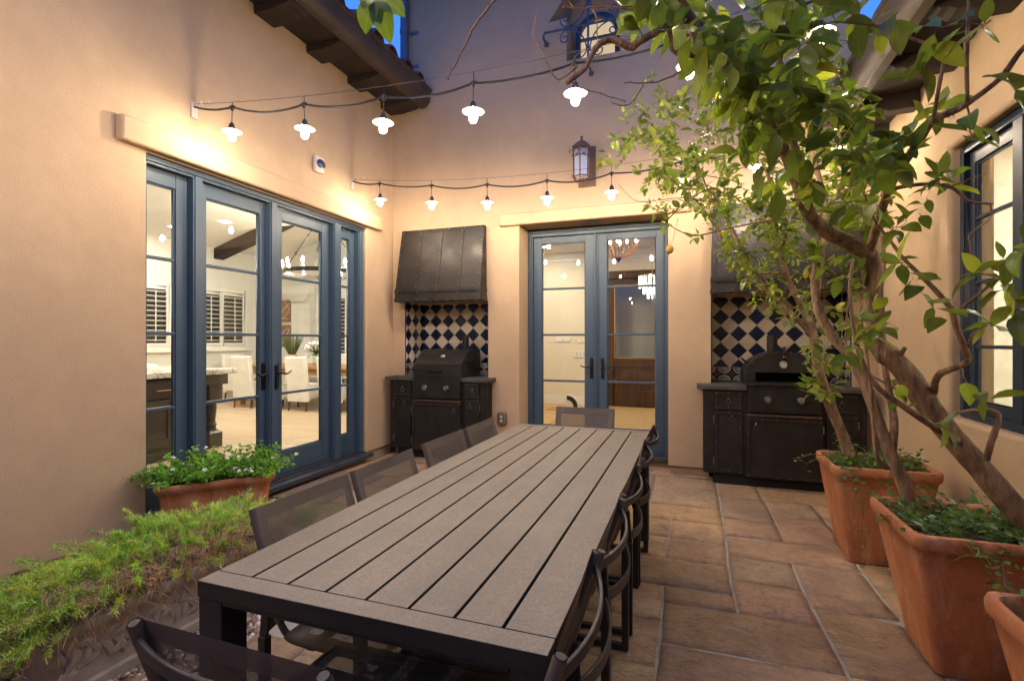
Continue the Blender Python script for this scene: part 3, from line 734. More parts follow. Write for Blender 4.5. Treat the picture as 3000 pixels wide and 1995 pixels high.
mb = MB(); mb.prism([(-x-1.905, z-1.06) for x, z in gp], lambda a, b, d: V((a, d, b)), -1.6, 5.432); mb.build('gutter', M['gutter'], RW, bevel=.003)
mb = MB(); mb.hexa([V((1.18, -1.6, 3.28)), V((1.18, 5.43, 3.28)), V((5, 5.43, 4.5)), V((5, -1.6, 4.5)), V((1.18, -1.6, 3.32)), V((1.18, 5.43, 3.32)), V((5, 5.43, 4.54)), V((5, -1.6, 4.54))], 1)
for k in range(22):
    y = 5.26-k*.295; g = random.uniform(.7, 1.2); mb.tint = (g, g, g)
    pr_ = [(y+math.cos(PI*j/10)*.098, math.sin(PI*j/10)*.098) for j in range(11)]+[(y+math.cos(PI*j/10)*.08, math.sin(PI*j/10)*.08) for j in range(10, -1, -1)]
    a = [mb.vert((1.10, p, 3.36+q)) for p, q in pr_]; b = [mb.vert((3.0, p, 3.36+q+1.9*.32)) for p, q in pr_]; n_ = len(pr_)
    for j in range(n_): mb.face((a[j], a[(j+1) % n_], b[(j+1) % n_], b[j]))
    mb.face(a)
mb.tint = None
mb.build('roof', [M['rooftile'], M['wood_dark']], RW, smooth=50)

# ---------------------------------------------------------------- ground
mb = MB(); mb.box(-60, 60, -60, 60, -.5, -.03); tag(mb.build('ground', M['dirt']), kind='structure')
GXE = -1.92
def flagstones():
    W_ = [(2, 2), (3, 2), (2, 3), (3, 3), (2, 2), (4, 2), (3, 2), (4, 3), (2, 1)]
    """random ashlar: stones cut from a 0.29 m grid, gaps of mortar between"""
    rnd = random.Random(21); mb = MB(); cell = .29
    cell = .185; x0, y0 = -3.47, -1.3; nx, ny = 28, 39
    used = set(); stones = []
    def inside(x, y): return x > GXE-.01 or y > 2.62
    for j in range(ny):
        for i in range(nx):
            if (i, j) in used: continue
            w, h_ = rnd.choice(W_)
            if (i+w, j) not in used and ((i+w+1, j) in used or i+w+1 == nx): w += 1
            while w > 1 and any((i+a, j) in used or i+a >= nx for a in range(w)): w -= 1
            if j+h_ > ny: h_ = ny-j
            for a in range(w):
                for b in range(h_): used.add((i+a, j+b))
            stones.append((x0+i*cell, x0+(i+w)*cell, y0+j*cell, y0+(j+h_)*cell))
    def warp(x, y):
        n1 = noise.noise(V((x*1.1, y*1.1, 3.3))); n2 = noise.noise(V((x*1.1, y*1.1, 9.7)))
        return x+.035*n1, y+.035*n2
    for (a, b, c, d) in stones:
        mx, my = (a+b)/2, (c+d)/2
        if mx > 1.66 or my > 5.86 or (mx < GXE and my < 2.55): continue
        if mx < GXE+.1 and my < 2.6: a = max(a, GXE)
        if my < 2.85 and mx < GXE: c = max(c, 2.62)
        if b-a < .1 or d-c < .1: continue
        g = rnd.uniform(.84, 1.14); hue = rnd.uniform(-1, 1)
        mb.tint = (g*(1+.06*hue), g, g*(1-.12*hue)) if rnd.random() < .75 else (g*.97, g*.92, g*1.0)
        gap = rnd.uniform(.0055, .0095); a += gap; b -= gap; c += gap; d -= gap
        nx_ = max(3, int((b-a)/.045)); ny_ = max(3, int((d-c)/.045)); idx = {}
        zt = rnd.uniform(-.003, .003); tx, ty = rnd.uniform(-.006, .006), rnd.uniform(-.006, .006); sd = rnd.uniform(0, 50)
        for jj in range(ny_+1):
            for ii in range(nx_+1):
                u, v = ii/nx_, jj/ny_; x = a+(b-a)*u; y = c+(d-c)*v
                e = min(u*(b-a), (1-u)*(b-a), v*(d-c), (1-v)*(d-c))
                jx = .006*noise.noise(V((x*14, y*14, sd))) if e < .001 else 0
                z = zt+tx*(u-.5)+ty*(v-.5)+.0045*noise.fractal(V((x*5, y*9, sd)), 1, 2, 4)
                if e < .001: z -= .003
                wx, wy = warp(x, y); idx[ii, jj] = mb.vert((wx+jx, wy+jx, z))
        for jj in range(ny_):
            for ii in range(nx_): mb.face((idx[ii, jj], idx[ii+1, jj], idx[ii+1, jj+1], idx[ii, jj+1]))
        border = [(i_, 0) for i_ in range(nx_+1)]+[(nx_, j_) for j_ in range(1, ny_+1)]+[(i_, ny_) for i_ in range(nx_-1, -1, -1)]+[(0, j_) for j_ in range(ny_-1, 0, -1)]
        low = [mb.vert(mb.v[idx[k]]-V((0, 0, .03))) for k in border]
        for k in range(len(border)):
            q = (k+1) % len(border); mb.face((idx[border[k]], low[k], low[q], idx[border[q]]))
    o = mb.build('patio_paving', M['flag'], fix=False, smooth='all'); return tag(o, kind='structure')
flagstones()
mb = MB(); mb.box(GXE, 1.64, -2.35, 5.9, -.1, -.008); mb.box(-3.48, GXE, 2.62, 5.9, -.1, -.0085); tag(mb.build('paving_bed', M['grout']), kind='structure')
# pebbles
def pebbles():
    rnd = random.Random(5); bm = bmesh.new(); bmesh.ops.create_icosphere(bm, subdivisions=1, radius=1); bv = [v.co.copy() for v in bm.verts]; bf = [[v.index for v in f.verts] for f in bm.faces]; bm.free()
    pal = [(.56, .41, .25), (.46, .30, .17), (.66, .53, .37), (.24, .18, .13), (.13, .105, .085), (.54, .36, .21), (.72, .63, .49), (.38, .26, .16), (.30, .25, .20)]
    mb = MB()
    def drop(x, y, z):
        s = rnd.uniform(.0085, .0165); q = Quaternion((rnd.gauss(0, .25), rnd.gauss(0, .25), rnd.random()), 1) if 0 else Matrix.Rotation(rnd.uniform(0, 6.28), 3, 'Z') @ Matrix.Rotation(rnd.gauss(0, .35), 3, 'X') @ Matrix.Rotation(rnd.gauss(0, .35), 3, 'Y')
        sc = V((s*rnd.uniform(1, 1.5), s, s*rnd.uniform(.5, .8))); c = rnd.choice(pal); g = rnd.uniform(.8, 1.2); mb.tint = (c[0]*g, c[1]*g, c[2]*g)
        base = len(mb.v)
        for v in bv: mb.vert(q @ V((v.x*sc.x, v.y*sc.y, v.z*sc.z))+V((x, y, z)))
        for f in bf: mb.face([base+k for k in f])
    def area(x0, x1, y0, y1, n):
        for _ in range(n):
            drop(rnd.uniform(x0, x1), rnd.uniform(y0, y1), rnd.uniform(-.022, -.006))
    area(-2.35, -1.93, .72, 2.62, 4200)
    area(-2.85, -2.35, 1.55, 2.62, 1500)
    area(-2.9, -2.35, .85, 1.3, 1100)
    return tag(mb.build('gravel', M['pebble'], fix=False, smooth='all'), kind='stuff')
pebbles()
mb = MB(); mb.box(-3.49, GXE, -2, 2.62, -.1, -.022); tag(mb.build('gravel_bed', pbr('gravel bed', (.12, .09, .065), 1., 0, (.32, .25, .18), 75, 3, (.4, .6), bump=1, bs=80, bd=.015)), kind='structure')

gw = MB(); gw.box(-3.5, 1.6, -2.62, -2.4, -.05, 3.25); gw.box(-3.52, 1.62, -2.66, -2.36, 3.25, 3.33)  # unseen wall added behind the camera to cut sky light on the ground
tag(gw.build('added_rear_wall', M['stucco'], bevel=.02), 'unseen tan stucco wall added behind us to hold back sky light', 'wall')
# ---------------------------------------------------------------- dining table
TX0, TX1, TY0, TY1, TZ = -1.224, -.270, .976, 3.63, .74
TB = thing('outdoor_table', (-.747, 2.3, 0), 'long dusty charcoal slatted dining table standing in the middle of the patio', 'table')
mb = MB(); e = .062
def board(*a): mb.box(*a, mi=1); mb.m[-5] = 0            # dusty tops; charcoal sides also put the grooves' shade into the colour
board(TX0, TX1, TY0, TY0+e, TZ-.044, TZ); board(TX0, TX1, TY1-e, TY1, TZ-.044, TZ)
n = 8; w = (TX1-TX0)/n; gap = .008
for i in range(n):
    a = TX0+i*w+(0 if i == 0 else gap/2); b = TX0+(i+1)*w-(0 if i == n-1 else gap/2)
    board(a, b, TY0+e+.0035, TY1-e-.0035, TZ-.034, TZ-.0006)
mb.build('tabletop', [M['tabletop'], M['alu']], TB, bevel=.0018)
mb = MB()
for x in (TX0+.002, TX1-.038): mb.box(x, x+.036, TY0+.09, TY1-.09, TZ-.075, TZ-.036)
for y in (TY0+.5, TY0+1.32, TY1-.5): mb.box(TX0+.04, TX1-.04, y-.02, y+.02, TZ-.07, TZ-.037)
for y0, y1 in ((TY0+.003, TY0+.04), (TY1-.04, TY1-.003)): mb.box(TX0+.085, TX1-.085, y0, y1, TZ-.0555, TZ-.0445)
mb.build('apron', M['alu'], TB, bevel=.002)
for x in (TX0+.002, TX1-.082):
    for y in (TY0+.002, TY1-.084):
        mb = MB(); mb.box(x, x+.08, y, y+.082, .0, TZ-.0445); mb.build('leg', M['alu'], TB, bevel=.004)

# ---------------------------------------------------------------- sling chairs (front towards +x)
def make_chair():
    c = thing('sling_chair', (0, 0, 0), 'x', 'chair', 'sling chairs round the long table')
    W = .225
    prof = smooth_path([(-.272, 0, .822), (-.235, 0, .71), (-.178, 0, .535), (-.158, 0, .482), (-.128, 0, .447), (-.08, 0, .434), (.08, 0, .436), (.25, 0, .441), (.31, 0, .436)], 4)
    for s in (-1, 1):
        mb = MB(); mb.tube([p+V((0, s*W, 0)) for p in prof], .0105, 10, up=(0, 1, 0)); mb.build('side_rail', M['chair_frame'], c, smooth=50)
    # fabric: a sheet that sags a little between the rails, with stitched hems
    def fabric(name, i0, i1, hemtop, sagdir, sag):
        mb = MB(); P_ = prof[i0:i1+1]; ny = 12; idx = {}; nP = len(P_)
        L = [0]
        for a, b in zip(P_, P_[1:]): L.append(L[-1]+(b-a).length)
        for i, p in enumerate(P_):
            t = (P_[min(i+1, nP-1)]-P_[max(i-1, 0)]).normalized(); nrm = V((-t.z, 0, t.x))
            for j in range(ny+1):
                y = -W+2*W*j/ny; k = 1-(2*j/ny-1)**2
                off = .011-sag*k*math.sin(PI*min(1, max(0, L[i]/L[-1])))**.5 if sag else .011
                idx[i, j] = mb.vert(p+V((0, y, 0))+nrm*off*sagdir)
        for i in range(nP-1):
            for j in range(ny):
                edge = j in (0, ny-1) or L[i] < hemtop or L[i+1] > L[-1]-hemtop
                mb.face((idx[i, j], idx[i+1, j], idx[i+1, j+1], idx[i, j+1]), 1 if edge else 0,
                        [(L[i], j/ny*.45), (L[i+1], j/ny*.45), (L[i+1], (j+1)/ny*.45), (L[i], (j+1)/ny*.45)])
        # sleeves round the rails
        for s in (-1, 1):
            mb.tube([p+V((0, s*W, 0)) for p in P_], .0135, 10, 1, caps=False, up=(0, 1, 0))
        return mb.build(name, [M['sling'], M['hem']], c, smooth=60)
    fabric('back_sling', 0, 12, .042, 1, .012)
    fabric('seat_sling', 16, 32, .035, 1, .012)
    mb = MB(); mb.tube([p for p in bez((-.262, -W-.012, .785), (-.352, 0, .765), (-.262, W+.012, .785), 16)], 0, flat=(.010, .026), up=(0, 0, 1)); mb.build('back_rail', M['chair_frame'], c, bevel=.003)
    mb = MB(); mb.tube([p for p in bez((-.212, -W-.006, .455), (-.30, 0, .43), (-.212, W+.006, .455), 16)], 0, flat=(.010, .042), up=(0, 0, 1)); mb.build('lower_rail', M['chair_frame'], c, bevel=.003)
    mb = MB()
    for x in (-.05, .24): mb.box(x-.015, x+.015, -W+.01, W-.01, .405, .422)
    mb.build('seat_bar', M['chair_frame'], c, bevel=.003)
    for s in (-1, 1):
        y = s*(W+.008)
        mb = MB(); mb.box(-.228, -.198, y-.014, y+.014, .022, .43)
        mb.prism([(-.228, .43), (-.198, .43), (-.188, .46), (-.196, .56), (-.214, .585), (-.224, .46)], lambda a, b, d: V((a, d, b)), y-.005+s*.004, y+.005+s*.004)
        mb.build('leg', M['alu'], c, bevel=.003)
        mb = MB(); mb.box(.205, .235, y-.014, y+.014, .022, .42); mb.build('leg', M['alu'], c, bevel=.003)
        mb = MB(); mb.box(-.228, .235, y-.014, y+.014, .0, .022); mb.build('floor_runner', M['alu'], c, bevel=.003)
    return c
chair0 = make_chair(); register(chair0)
spots = []
for y, l in ((1.48, 'dark mesh sling chair nearest the fern trough, tucked under the planter side of the table'),
             (1.99, 'dark mesh sling chair with the striped door mat seen through its back'),
             (2.585, 'dark mesh sling chair beyond the door mat, its back overlapping the gas grill doors'),
             (3.11, 'dark mesh sling chair by the wall outlet, farthest on the planter side of the table')):
    spots.append((-1.06, y, random.uniform(-.025, .025), l))
for y, l in ((1.065, 'dark mesh sling chair on the big pots side, nearest the near table corner'),
             (1.535, 'dark mesh sling chair on the big pots side, second from the near table corner'),
             (2.05, 'dark mesh sling chair in the middle of the row facing the big pots'),
             (2.625, 'dark mesh sling chair on the big pots side, second from the far table corner'),
             (3.145, 'dark mesh sling chair on the big pots side, at the far table corner')):
    spots.append((-.492, y, PI+random.uniform(-.04, .04), l))
spots.append((-.80, 3.775, -PI/2+.02, 'dark mesh sling chair at the head of the table before the back blue doors'))
spots.append((-.785, .945, PI/2-.01, 'dark mesh sling chair at the near end with its woven back towards us'))
for i, (x, y, a, l) in enumerate(spots):
    o = chair0 if i == 0 else copy_tree(chair0)
    o.location = (x, y, .004); o.rotation_euler = (0, 0, a); o['label'] = l

# ---------------------------------------------------------------- hoods
def hood(x0, x1, label):
    t = thing('range_hood', ((x0+x1)/2, 5.4, 1.83), label, 'hood', 'riveted range hoods over the two grills')
    zt, zb, zm = 2.70, 1.835, 1.965; yt, yb, ym = 5.375, 5.235, 5.25; yw = 5.436
    mb = MB()
    mb.hexa([V((x0, ym, zm)), V((x1, ym, zm)), V((x1, yw, zm)), V((x0, yw, zm)), V((x0+.02, yt, zt)), V((x1-.005, yt, zt)), V((x1-.005, yw, zt)), V((x0+.02, yw, zt))])
    mb.build('hood_body', M['iron'], t, bevel=.004)
    b = MB(); b.box(x0, x1, yb+.012, yw, zb, zm-.001); b.build('hood_band', M['iron'], t, bevel=.004)
    u = MB()
    for k in range(9):
        x = x0+.08+(x1-x0-.16)*k/8; u.box(x-.012, x+.012, yb+.05, 5.43, zb-.012, zb-.001)
    u.build('filter', M['chrome'], t)
    s = MB(); r = MB(); n = 4
    def P(x, f, off=0):                       # f 0 bottom .. 1 top on the sloped face
        y = ym+(yt-ym)*f; z = zm+(zt-zm)*f
        return V((x, y-off, z))
    for k in range(n+1):
        xb = x0+(x1-x0)*k/n; xt = x0+.02+(x1-.005-x0-.02)*k/n
        xb = min(max(xb, x0+.022), x1-.022); xt = min(max(xt, x0+.042), x1-.027)
        w_ = .021
        s.hexa([P(xb-w_, 0, .007), P(xb+w_, 0, .007), P(xb+w_, 0), P(xb-w_, 0), P(xt-w_, 1, .007), P(xt+w_, 1, .007), P(xt+w_, 1), P(xt-w_, 1)])
        for j in range(6):
            f = .06+.88*j/5; p = P(xb+(xt-xb)*f, f, .007); r.ball(p, .0065, 8, 4)
        s.box(xb-w_, xb+w_, yb+.004, yb+.012, zb+.04, zm-.03)
    s.hexa([P(x0+.02, .955, .006), P(x1-.005, .955, .006), P(x1-.005, .955), P(x0+.02, .955), P(x0+.02, 1, .006), P(x1-.005, 1, .006), P(x1-.005, 1), P(x0+.02, 1)])
    s.box(x0-.004, x1+.004, yb, yb+.012, zm-.03, zm+.012); s.box(x0-.006, x1+.006, yb-.004, yb+.012, zb-.006, zb+.04)
    s.box(x1, x1+.006, yb+.012, yw, zb-.006, zb+.04); s.box(x1, x1+.006, yb+.012, yw, zm-.03, zm+.012)
    s.box(x0-.006, x0, yb+.012, yw, zb-.006, zb+.04); s.box(x0-.006, x0, yb+.012, yw, zm-.03, zm+.012)
    for k in range(9):
        x = x0+.04+(x1-x0-.08)*k/8
        r.ball((x, yb-.004, zb+.017), .0065, 8, 4); r.ball((x, yb, zm-.009), .006, 8, 4)
        if k < 6: r.ball((x0+.05+(x1-x0-.1)*k/5, P(0, .978, .006).y, P(0, .978).z), .006, 8, 4)
    s.add(r, 1).build('strapping', [M['iron'], M['rivet']], t, bevel=.0015)
    return t
hood(-3.345, -2.235, 'black riveted steel hood above the gas grill, in the corner by the blue doors')
hood(.185, 1.46, 'black riveted steel hood half hidden by lemon leaves, above the arched pizza oven')

# ---------------------------------------------------------------- grill stations
def ring_pull(parent, x, y, z):
    mb = MB(); mb.ball((x, y-.006, z+.024), .009, 8, 5)
    pts = [(x, y-.012, z+.022), (x-.012, y-.014, z+.008), (x-.021, y-.013, z-.012), (x-.017, y-.012, z-.026), (x, y-.012, z-.030), (x+.017, y-.012, z-.026), (x+.021, y-.013, z-.012), (x+.012, y-.014, z+.008), (x, y-.012, z+.022)]
    mb.tube(pts, .0032, 6); return mb.build('ring_pull', M['rivet'], parent, smooth=True)
def panel_door(parent, x0, x1, z0, z1, y, name, pull, hinge=None, rv=True, rows=3):
    mb = MB(); mb.box(x0, x1, y-.012, y, z0, z1); o = mb.build(name, M['iron'], parent, bevel=.002)
    s = MB(); w_ = .028
    s.box(x0, x0+w_, y-.02, y-.0125, z0, z1); s.box(x1-w_, x1, y-.02, y-.0125, z0, z1); s.box(x0+w_, x1-w_, y-.0195, y-.0125, z0, z0+w_); s.box(x0+w_, x1-w_, y-.0195, y-.0125, z1-w_, z1)
    q = .005; a0, a1, b0, b1 = x0+w_, x1-w_, z0+w_, z1-w_
    s.box(a0, a0+q, y-.017, y-.0122, b0, b1, 1); s.box(a1-q, a1, y-.017, y-.0122, b0, b1, 1); s.box(a0+q, a1-q, y-.0165, y-.0122, b0, b0+q, 1); s.box(a0+q, a1-q, y-.0165, y-.0122, b1-q, b1, 1)
    if rv:
        r = MB(); m = w_/2
        nz = max(1, round((z1-z0)/.14)); nx = max(1, round((x1-x0)/.13))
        for k in range(nz+1):
            for x in (x0+m, x1-m): r.ball((x, y-.02, z0+m+(z1-z0-2*m)*k/nz), .0052, 8, 4)
        for k in range(1, nx):
            for z in (z0+m, z1-m): r.ball((x0+m+(x1-x0-2*m)*k/nx, y-.02, z), .0052, 8, 4)
        s.add(r, 2)
    s.build('border_strap', [M['iron'], M['iron_edge'], M['rivet']], o, bevel=.0012)
    ring_pull(o, pull[0], y-.012, pull[1])
    if hinge is not None:
        for z in (z0+.10, z1-.09):
            h_ = MB(); h_.tube([(hinge, y-.018, z-.032), (hinge, y-.018, z+.032)], .0065, 8); h_.ball((hinge, y-.018, z+.036), .006, 8, 4)
            h_.build('hinge', M['rivet'], o, smooth=True)
    return o
def station(x0, x1, c0, c1, doors, ctr, label, pullside):
    t = thing('grill_cabinet', ((x0+x1)/2, 5.35, 0), label, 'cabinet', 'black steel grill cabinets')
    yf, yc = 5.225, 5.175
    mb = MB(); mb.box(x0, x1, yf, 5.436, .10, .90); mb.box(c0-.012, c1+.012, yc+.012, yf-.001, .10, .69); mb.box(x0+.03 if x0 > -3 else x0+.06, x1-.05, 5.442, 5.87, .6, .899)
    mb.build('cabinet_body', M['iron'], t, bevel=.003)
    mb = MB(); mb.box(x0+.09, x1-.06, 5.25, 5.42, 0, .0995); mb.build('kickboard', M['black'], t)
    a0, a1 = ctr
    mb = MB(); yk = 5.185
    mb.box(a0, c0-.003, yk, 5.436, .902, .942); mb.box(c1+.003, a1, yk, 5.436, .902, .942)
    mb.box(max(a0, x0)+.075, c0-.003, 5.4365, 5.878, .902, .9418); mb.box(c1+.003, min(a1, x1)-.06, 5.4365, 5.878, .902, .9418); mb.box(c0-.003, c1+.003, 5.25, 5.878, .902, .9414)
    mb.build('countertop', [M['iron_top']], t, bevel=.004)
    for (d0, d1, side) in doors:
        panel_door(t, d0, d1, .715, .885, yf, 'drawer', ((d0+d1)/2, .80))
        panel_door(t, d0, d1, .115, .70, yf, 'cabinet_door', ((d0+d1)/2+side*.03, .635), hinge=(d0-.008 if side > 0 else d1+.008))
    panel_door(t, c0-.008, c1+.008, .105, .655, yc, 'cabinet_door', (c1-.07 if pullside > 0 else c0+.07, .575), hinge=(c0-.012 if pullside > 0 else c1+.012))
    mb = MB(); mb.box(c0-.004, c1+.004, yc-.008, yf-.002, .660, .688); mb.tube([(c0+.04, yc-.018, .675), (c1-.04, yc-.018, .675)], .006, 8); mb.build('drip_tray', M['rust'], t, bevel=.002)
    st = MB()
    for x in (x1-.09, x1-.03): st.box(x-.012, x+.012, yf-.006, yf-.0005, .10, .90)
    for y in (5.26, 5.34, 5.41):
        st.box(x1+.0005, x1+.006, y-.012, y+.012, .10, .90); st.box(x0-.006, x0-.0005, y-.012, y+.012, .10, .90)
    st.build('corner_strap', M['iron_edge'], t, bevel=.002)
    return t
station(-3.40, -2.17, -3.055, -2.455, ((-3.335, -3.11, 1), (-2.405, -2.235, -1)), (-3.45, -2.12), 'low black steel cabinet carrying the flat sided gas grill', 1)
station(.12, 1.46, .50, 1.10, ((.215, .455, 1), (1.145, 1.385, -1)), (.055, 1.50), 'low black steel cabinet carrying the arched pizza oven', -1)
def control_panel(t, c0, c1, y):
    mb = MB(); mb.box(c0, c1, y, 5.27, .705, .936); mb.box(c0-.004, c1+.004, y-.005, 5.3, .937, .948)
    o = mb.build('control_panel', M['iron'], t, bevel=.003)
    s = MB()
    for a, b, c, d in ((c0+.03, c1-.03, .735, .740), (c0+.03, c1-.03, .900, .905)): s.box(a, b, y-.003, y-.0003, c, d)
    for a in (c0+.03, c1-.035): s.box(a, a+.005, y-.0028, y-.0003, .740, .900)
    s.build('panel_bead', M['iron_edge'], o)
    v = MB()
    for k in range(13):
        x = c0+.095+(c1-c0-.19)*k/12
        if k in (2, 10): continue
        v.box(x-.0055, x+.0055, y-.0022, y+.01, .80, .855)
    v.build('vent_slots', M['black'], o)
    for x in (c0+.095+(c1-c0-.19)*2/12, c0+.095+(c1-c0-.19)*10/12):
        k = MB(); k.lathe([(.030, .0), (.031, .008), (.029, .012), (.029, .032), (.026, .036)], (x, y, .828), 20, axis='Y', mat=Matrix.Scale(-1, 4, (0, 1, 0)))
        k.box(x-.0055, x+.0055, y-.046, y-.034, .802, .854); k.build('knob', M['chrome'], o, smooth=40)
    return o
def dial(t, c, nrm, r, y_off=0):
    q = V((0, 0, 1)).rotation_difference(V(nrm)).to_matrix().to_4x4()
    mb = MB(); mb.lathe([(r, -.004), (r+.004, .004), (r, .010), (r*.86, .010), (r*.84, .006)], c, 20, mat=q); o = mb.build('thermometer', M['chrome'], t, smooth=40)
    f = MB(); f.lathe([(r*.84, .0062), (r*.01, .0066)], c, 20, mat=q); f.build('dial_face', M['dial'], o)
    h_ = MB()
    for a in range(8):
        an = a*PI/4+.4; h_.box(-.0012, .0012, r*.55, r*.75, .0072, .0082, mat=Matrix.Translation(c) @ q @ Matrix.Rotation(an, 4, 'Z'))
    h_.box(-.0018, .0018, -r*.2, r*.6, .0084, .0094, mat=Matrix.Translation(c) @ q @ Matrix.Rotation(-.6, 4, 'Z'))
    h_.build('needle', M['black'], o)
# flat sided gas grill
G1 = thing('gas_grill', (-2.755, 5.45, .94), 'black gas grill with a flat sided sloping lid and two knobs', 'grill')
c0, c1 = -3.06, -2.45
control_panel(G1, c0+.004, c1-.004, 5.165)
mb = MB(); prof = [(5.19, .950), (5.19, 1.095), (5.40, 1.262), (5.74, 1.262), (5.74, .950)]
mb.prism(prof, lambda a, b, d: V((d, a, b)), c0, c1); lid = mb.build('grill_lid', M['iron'], G1, bevel=.004)
mb = MB(); mb.box(c0-.001, c1+.001, 5.187, 5.193, 1.090, 1.098)
for x in (c0+.12, c1-.12): mb.box(x-.025, x+.025, 5.70, 5.745, 1.262, 1.272)
mb.build('lid_seam', M['iron_edge'], lid, bevel=.002)
mb = MB(); mb.tube([(c0+.22, 5.19, 1.02), (c0+.22, 5.155, 1.02)], .006, 8); mb.tube([(c0+.36, 5.19, 1.02), (c0+.36, 5.155, 1.02)], .006, 8); mb.tube([(c0+.20, 5.155, 1.02), (c0+.38, 5.155, 1.02)], .010, 10); mb.build('lid_handle', M['bronze'], lid, smooth=40)
nv = V((0, -.167, .21)).normalized(); pm = V((c0+.33, 5.30, 1.182)); dial(lid, pm+nv*.004, nv, .026)
mb = MB(); mb.tube([(c1, 5.45, 1.12), (c1+.02, 5.45, 1.12)], .02, 10); mb.tube([(c1+.022, 5.45, 1.13), (c1+.028, 5.42, 1.09), (c1+.026, 5.42, 1.055), (c1+.026, 5.45, 1.04), (c1+.026, 5.48, 1.055), (c1+.028, 5.48, 1.09), (c1+.022, 5.45, 1.13)], .006, 8); mb.build('side_pull', M['bronze'], lid, smooth=40)
mb = MB(); mb.lathe([(.042, 1.255), (.042, 1.43), (.036, 1.43), (.036, 1.40)], (-2.60, 5.64, 0), 18); mb.build('chimney', M['iron'], G1, smooth=40)
# arched pizza oven
G2 = thing('pizza_oven', (.80, 5.45, .94), 'black barrel arched pizza oven with a wide slot mouth', 'oven')
c0, c1 = .50, 1.10; cx_ = (c0+c1)/2
control_panel(G2, c0+.004, c1-.004, 5.165)
def archp(w, z0, zs, rise, n=18):
    out = [(cx_+w, z0), (cx_+w, zs)]
    for j in range(1, n): a = PI*j/n; out.append((cx_+w*math.cos(a), zs+rise*math.sin(a)))
    return out+[(cx_-w, zs), (cx_-w, z0)]
body = archp(.318, .955, 1.03, .235)
mouth = [(cx_-.23, .985), (cx_+.23, .985), (cx_+.23, 1.075), (cx_-.23, 1.075)]
mb = MB()
tri = tessellate_polygon([[V((a, b, 0)) for a, b in body], [V((a, b, 0)) for a, b in mouth]]); allp = body+mouth
fv = [mb.vert((a, 5.20, b)) for a, b in allp]
for t_ in tri: mb.face([fv[k] for k in t_])
bk = [mb.vert((a, 5.74, b)) for a, b in body]; nb = len(body)
for j in range(nb): mb.face((fv[j], fv[(j+1) % nb], bk[(j+1) % nb], bk[j]))
mb.face(bk)
mk = [mb.vert((a, 5.55, b)) for a, b in mouth]
for j in range(4): mb.face((fv[nb+j], fv[nb+(j+1) % 4], mk[(j+1) % 4], mk[j]), 1)
mb.face(mk, 1)
ob = mb.build('oven_body', [M['iron'], M['black']], G2, smooth=30)
mb = MB()
for y in (5.205,):
    o_ = archp(.324, .955, 1.03, .241); i_ = archp(.300, .955, 1.03, .219); k = len(o_)
    A = [mb.vert((a, y-.008, b)) for a, b in o_]; B = [mb.vert((a, y-.008, b)) for a, b in i_]; A2 = [mb.vert((a, y+.004, b)) for a, b in o_]; B2 = [mb.vert((a, y+.004, b)) for a, b in i_]
    for j in range(k-1): mb.face((A[j], A[j+1], B[j+1], B[j])); mb.face((A[j], A2[j], A2[j+1], A[j+1])); mb.face((B[j], B[j+1], B2[j+1], B2[j])); mb.face((A2[j], B2[j], B2[j+1], A2[j+1]))
mb.box(cx_-.24, cx_+.24, 5.185, 5.199, 1.076, 1.084); mb.box(cx_-.25, cx_+.25, 5.15, 5.20, .955, .975)
om_ = mb; mb = MB()
for k in range(8):
    a = PI*(k+.5)/8; mb.ball((cx_+.312*math.cos(a), 5.196, 1.03+.23*math.sin(a)), .0055, 8, 4)
om_.add(mb, 1).build('oven_trim', [M['iron_edge'], M['rivet']], ob)
dial(ob, V((cx_, 5.198, 1.148)), (0, -1, 0), .032)
mb = MB(); mb.tube([(cx_, 5.19, 1.205), (cx_, 5.155, 1.21)], .01, 10); mb.ball((cx_, 5.15, 1.21), .02, 10, 6); mb.tube([(cx_, 5.17, 1.22), (cx_, 5.165, 1.29), (cx_, 5.21, 1.305)], .008, 8); mb.ball((cx_, 5.165, 1.30), .016, 10, 6); mb.build('oven_latch', M['bronze'], ob, smooth=True)
for s in (-1, 1):
    mb = MB(); x = cx_+s*.29; mb.tube([(x, 5.30, 1.16), (x+s*.035, 5.30, 1.185), (x+s*.05, 5.36, 1.20), (x+s*.035, 5.42, 1.185), (x, 5.42, 1.16)], .008, 8); mb.build('oven_handle', M['bronze'], ob, smooth=True)
    mb = MB(); mb.box(x-s*.02-.04, x-s*.02+.04, 5.14, 5.20, .949, .972); mb.build('oven_foot', M['iron_edge'], ob, bevel=.004)
mb = MB(); mb.lathe([(.047, 1.24), (.047, 1.42), (.041, 1.42), (.041, 1.39)], (cx_-.05, 5.52, 0), 18); mb.build('chimney', M['iron'], G2, smooth=40)

# ---------------------------------------------------------------- wall pieces
sc = thing('wall_lantern', (-1.05, 5.44, 3.03), 'rusty scrolled iron lantern on the back wall above the blue doors', 'lantern')
mb = MB(); mb.box(-1.155, -.965, 5.418, 5.437, 3.03, 3.46); mb.build('back_plate', M['sconce'], sc, bevel=.004)
LX, LY = -1.09, 5.285
hexp = lambda r, z, k: V((LX+r*math.cos(PI/6+k*PI/3), LY+r*math.sin(PI/6+k*PI/3), z))
mb = MB()
for k in range(6): mb.tube([hexp(.085, 3.10, k), hexp(.092, 3.40, k)], .0065, 6)
for z, r in ((3.10, .086), (3.395, .092), (3.31, .09)): mb.tube([hexp(r, z, k % 6) for k in range(7)], .0055, 6)
mb.box(LX-.012, LX+.012, LY+.05, 5.42, 3.40, 3.42); mb.box(LX-.012, LX+.012, LY+.05, 5.42, 3.095, 3.115)
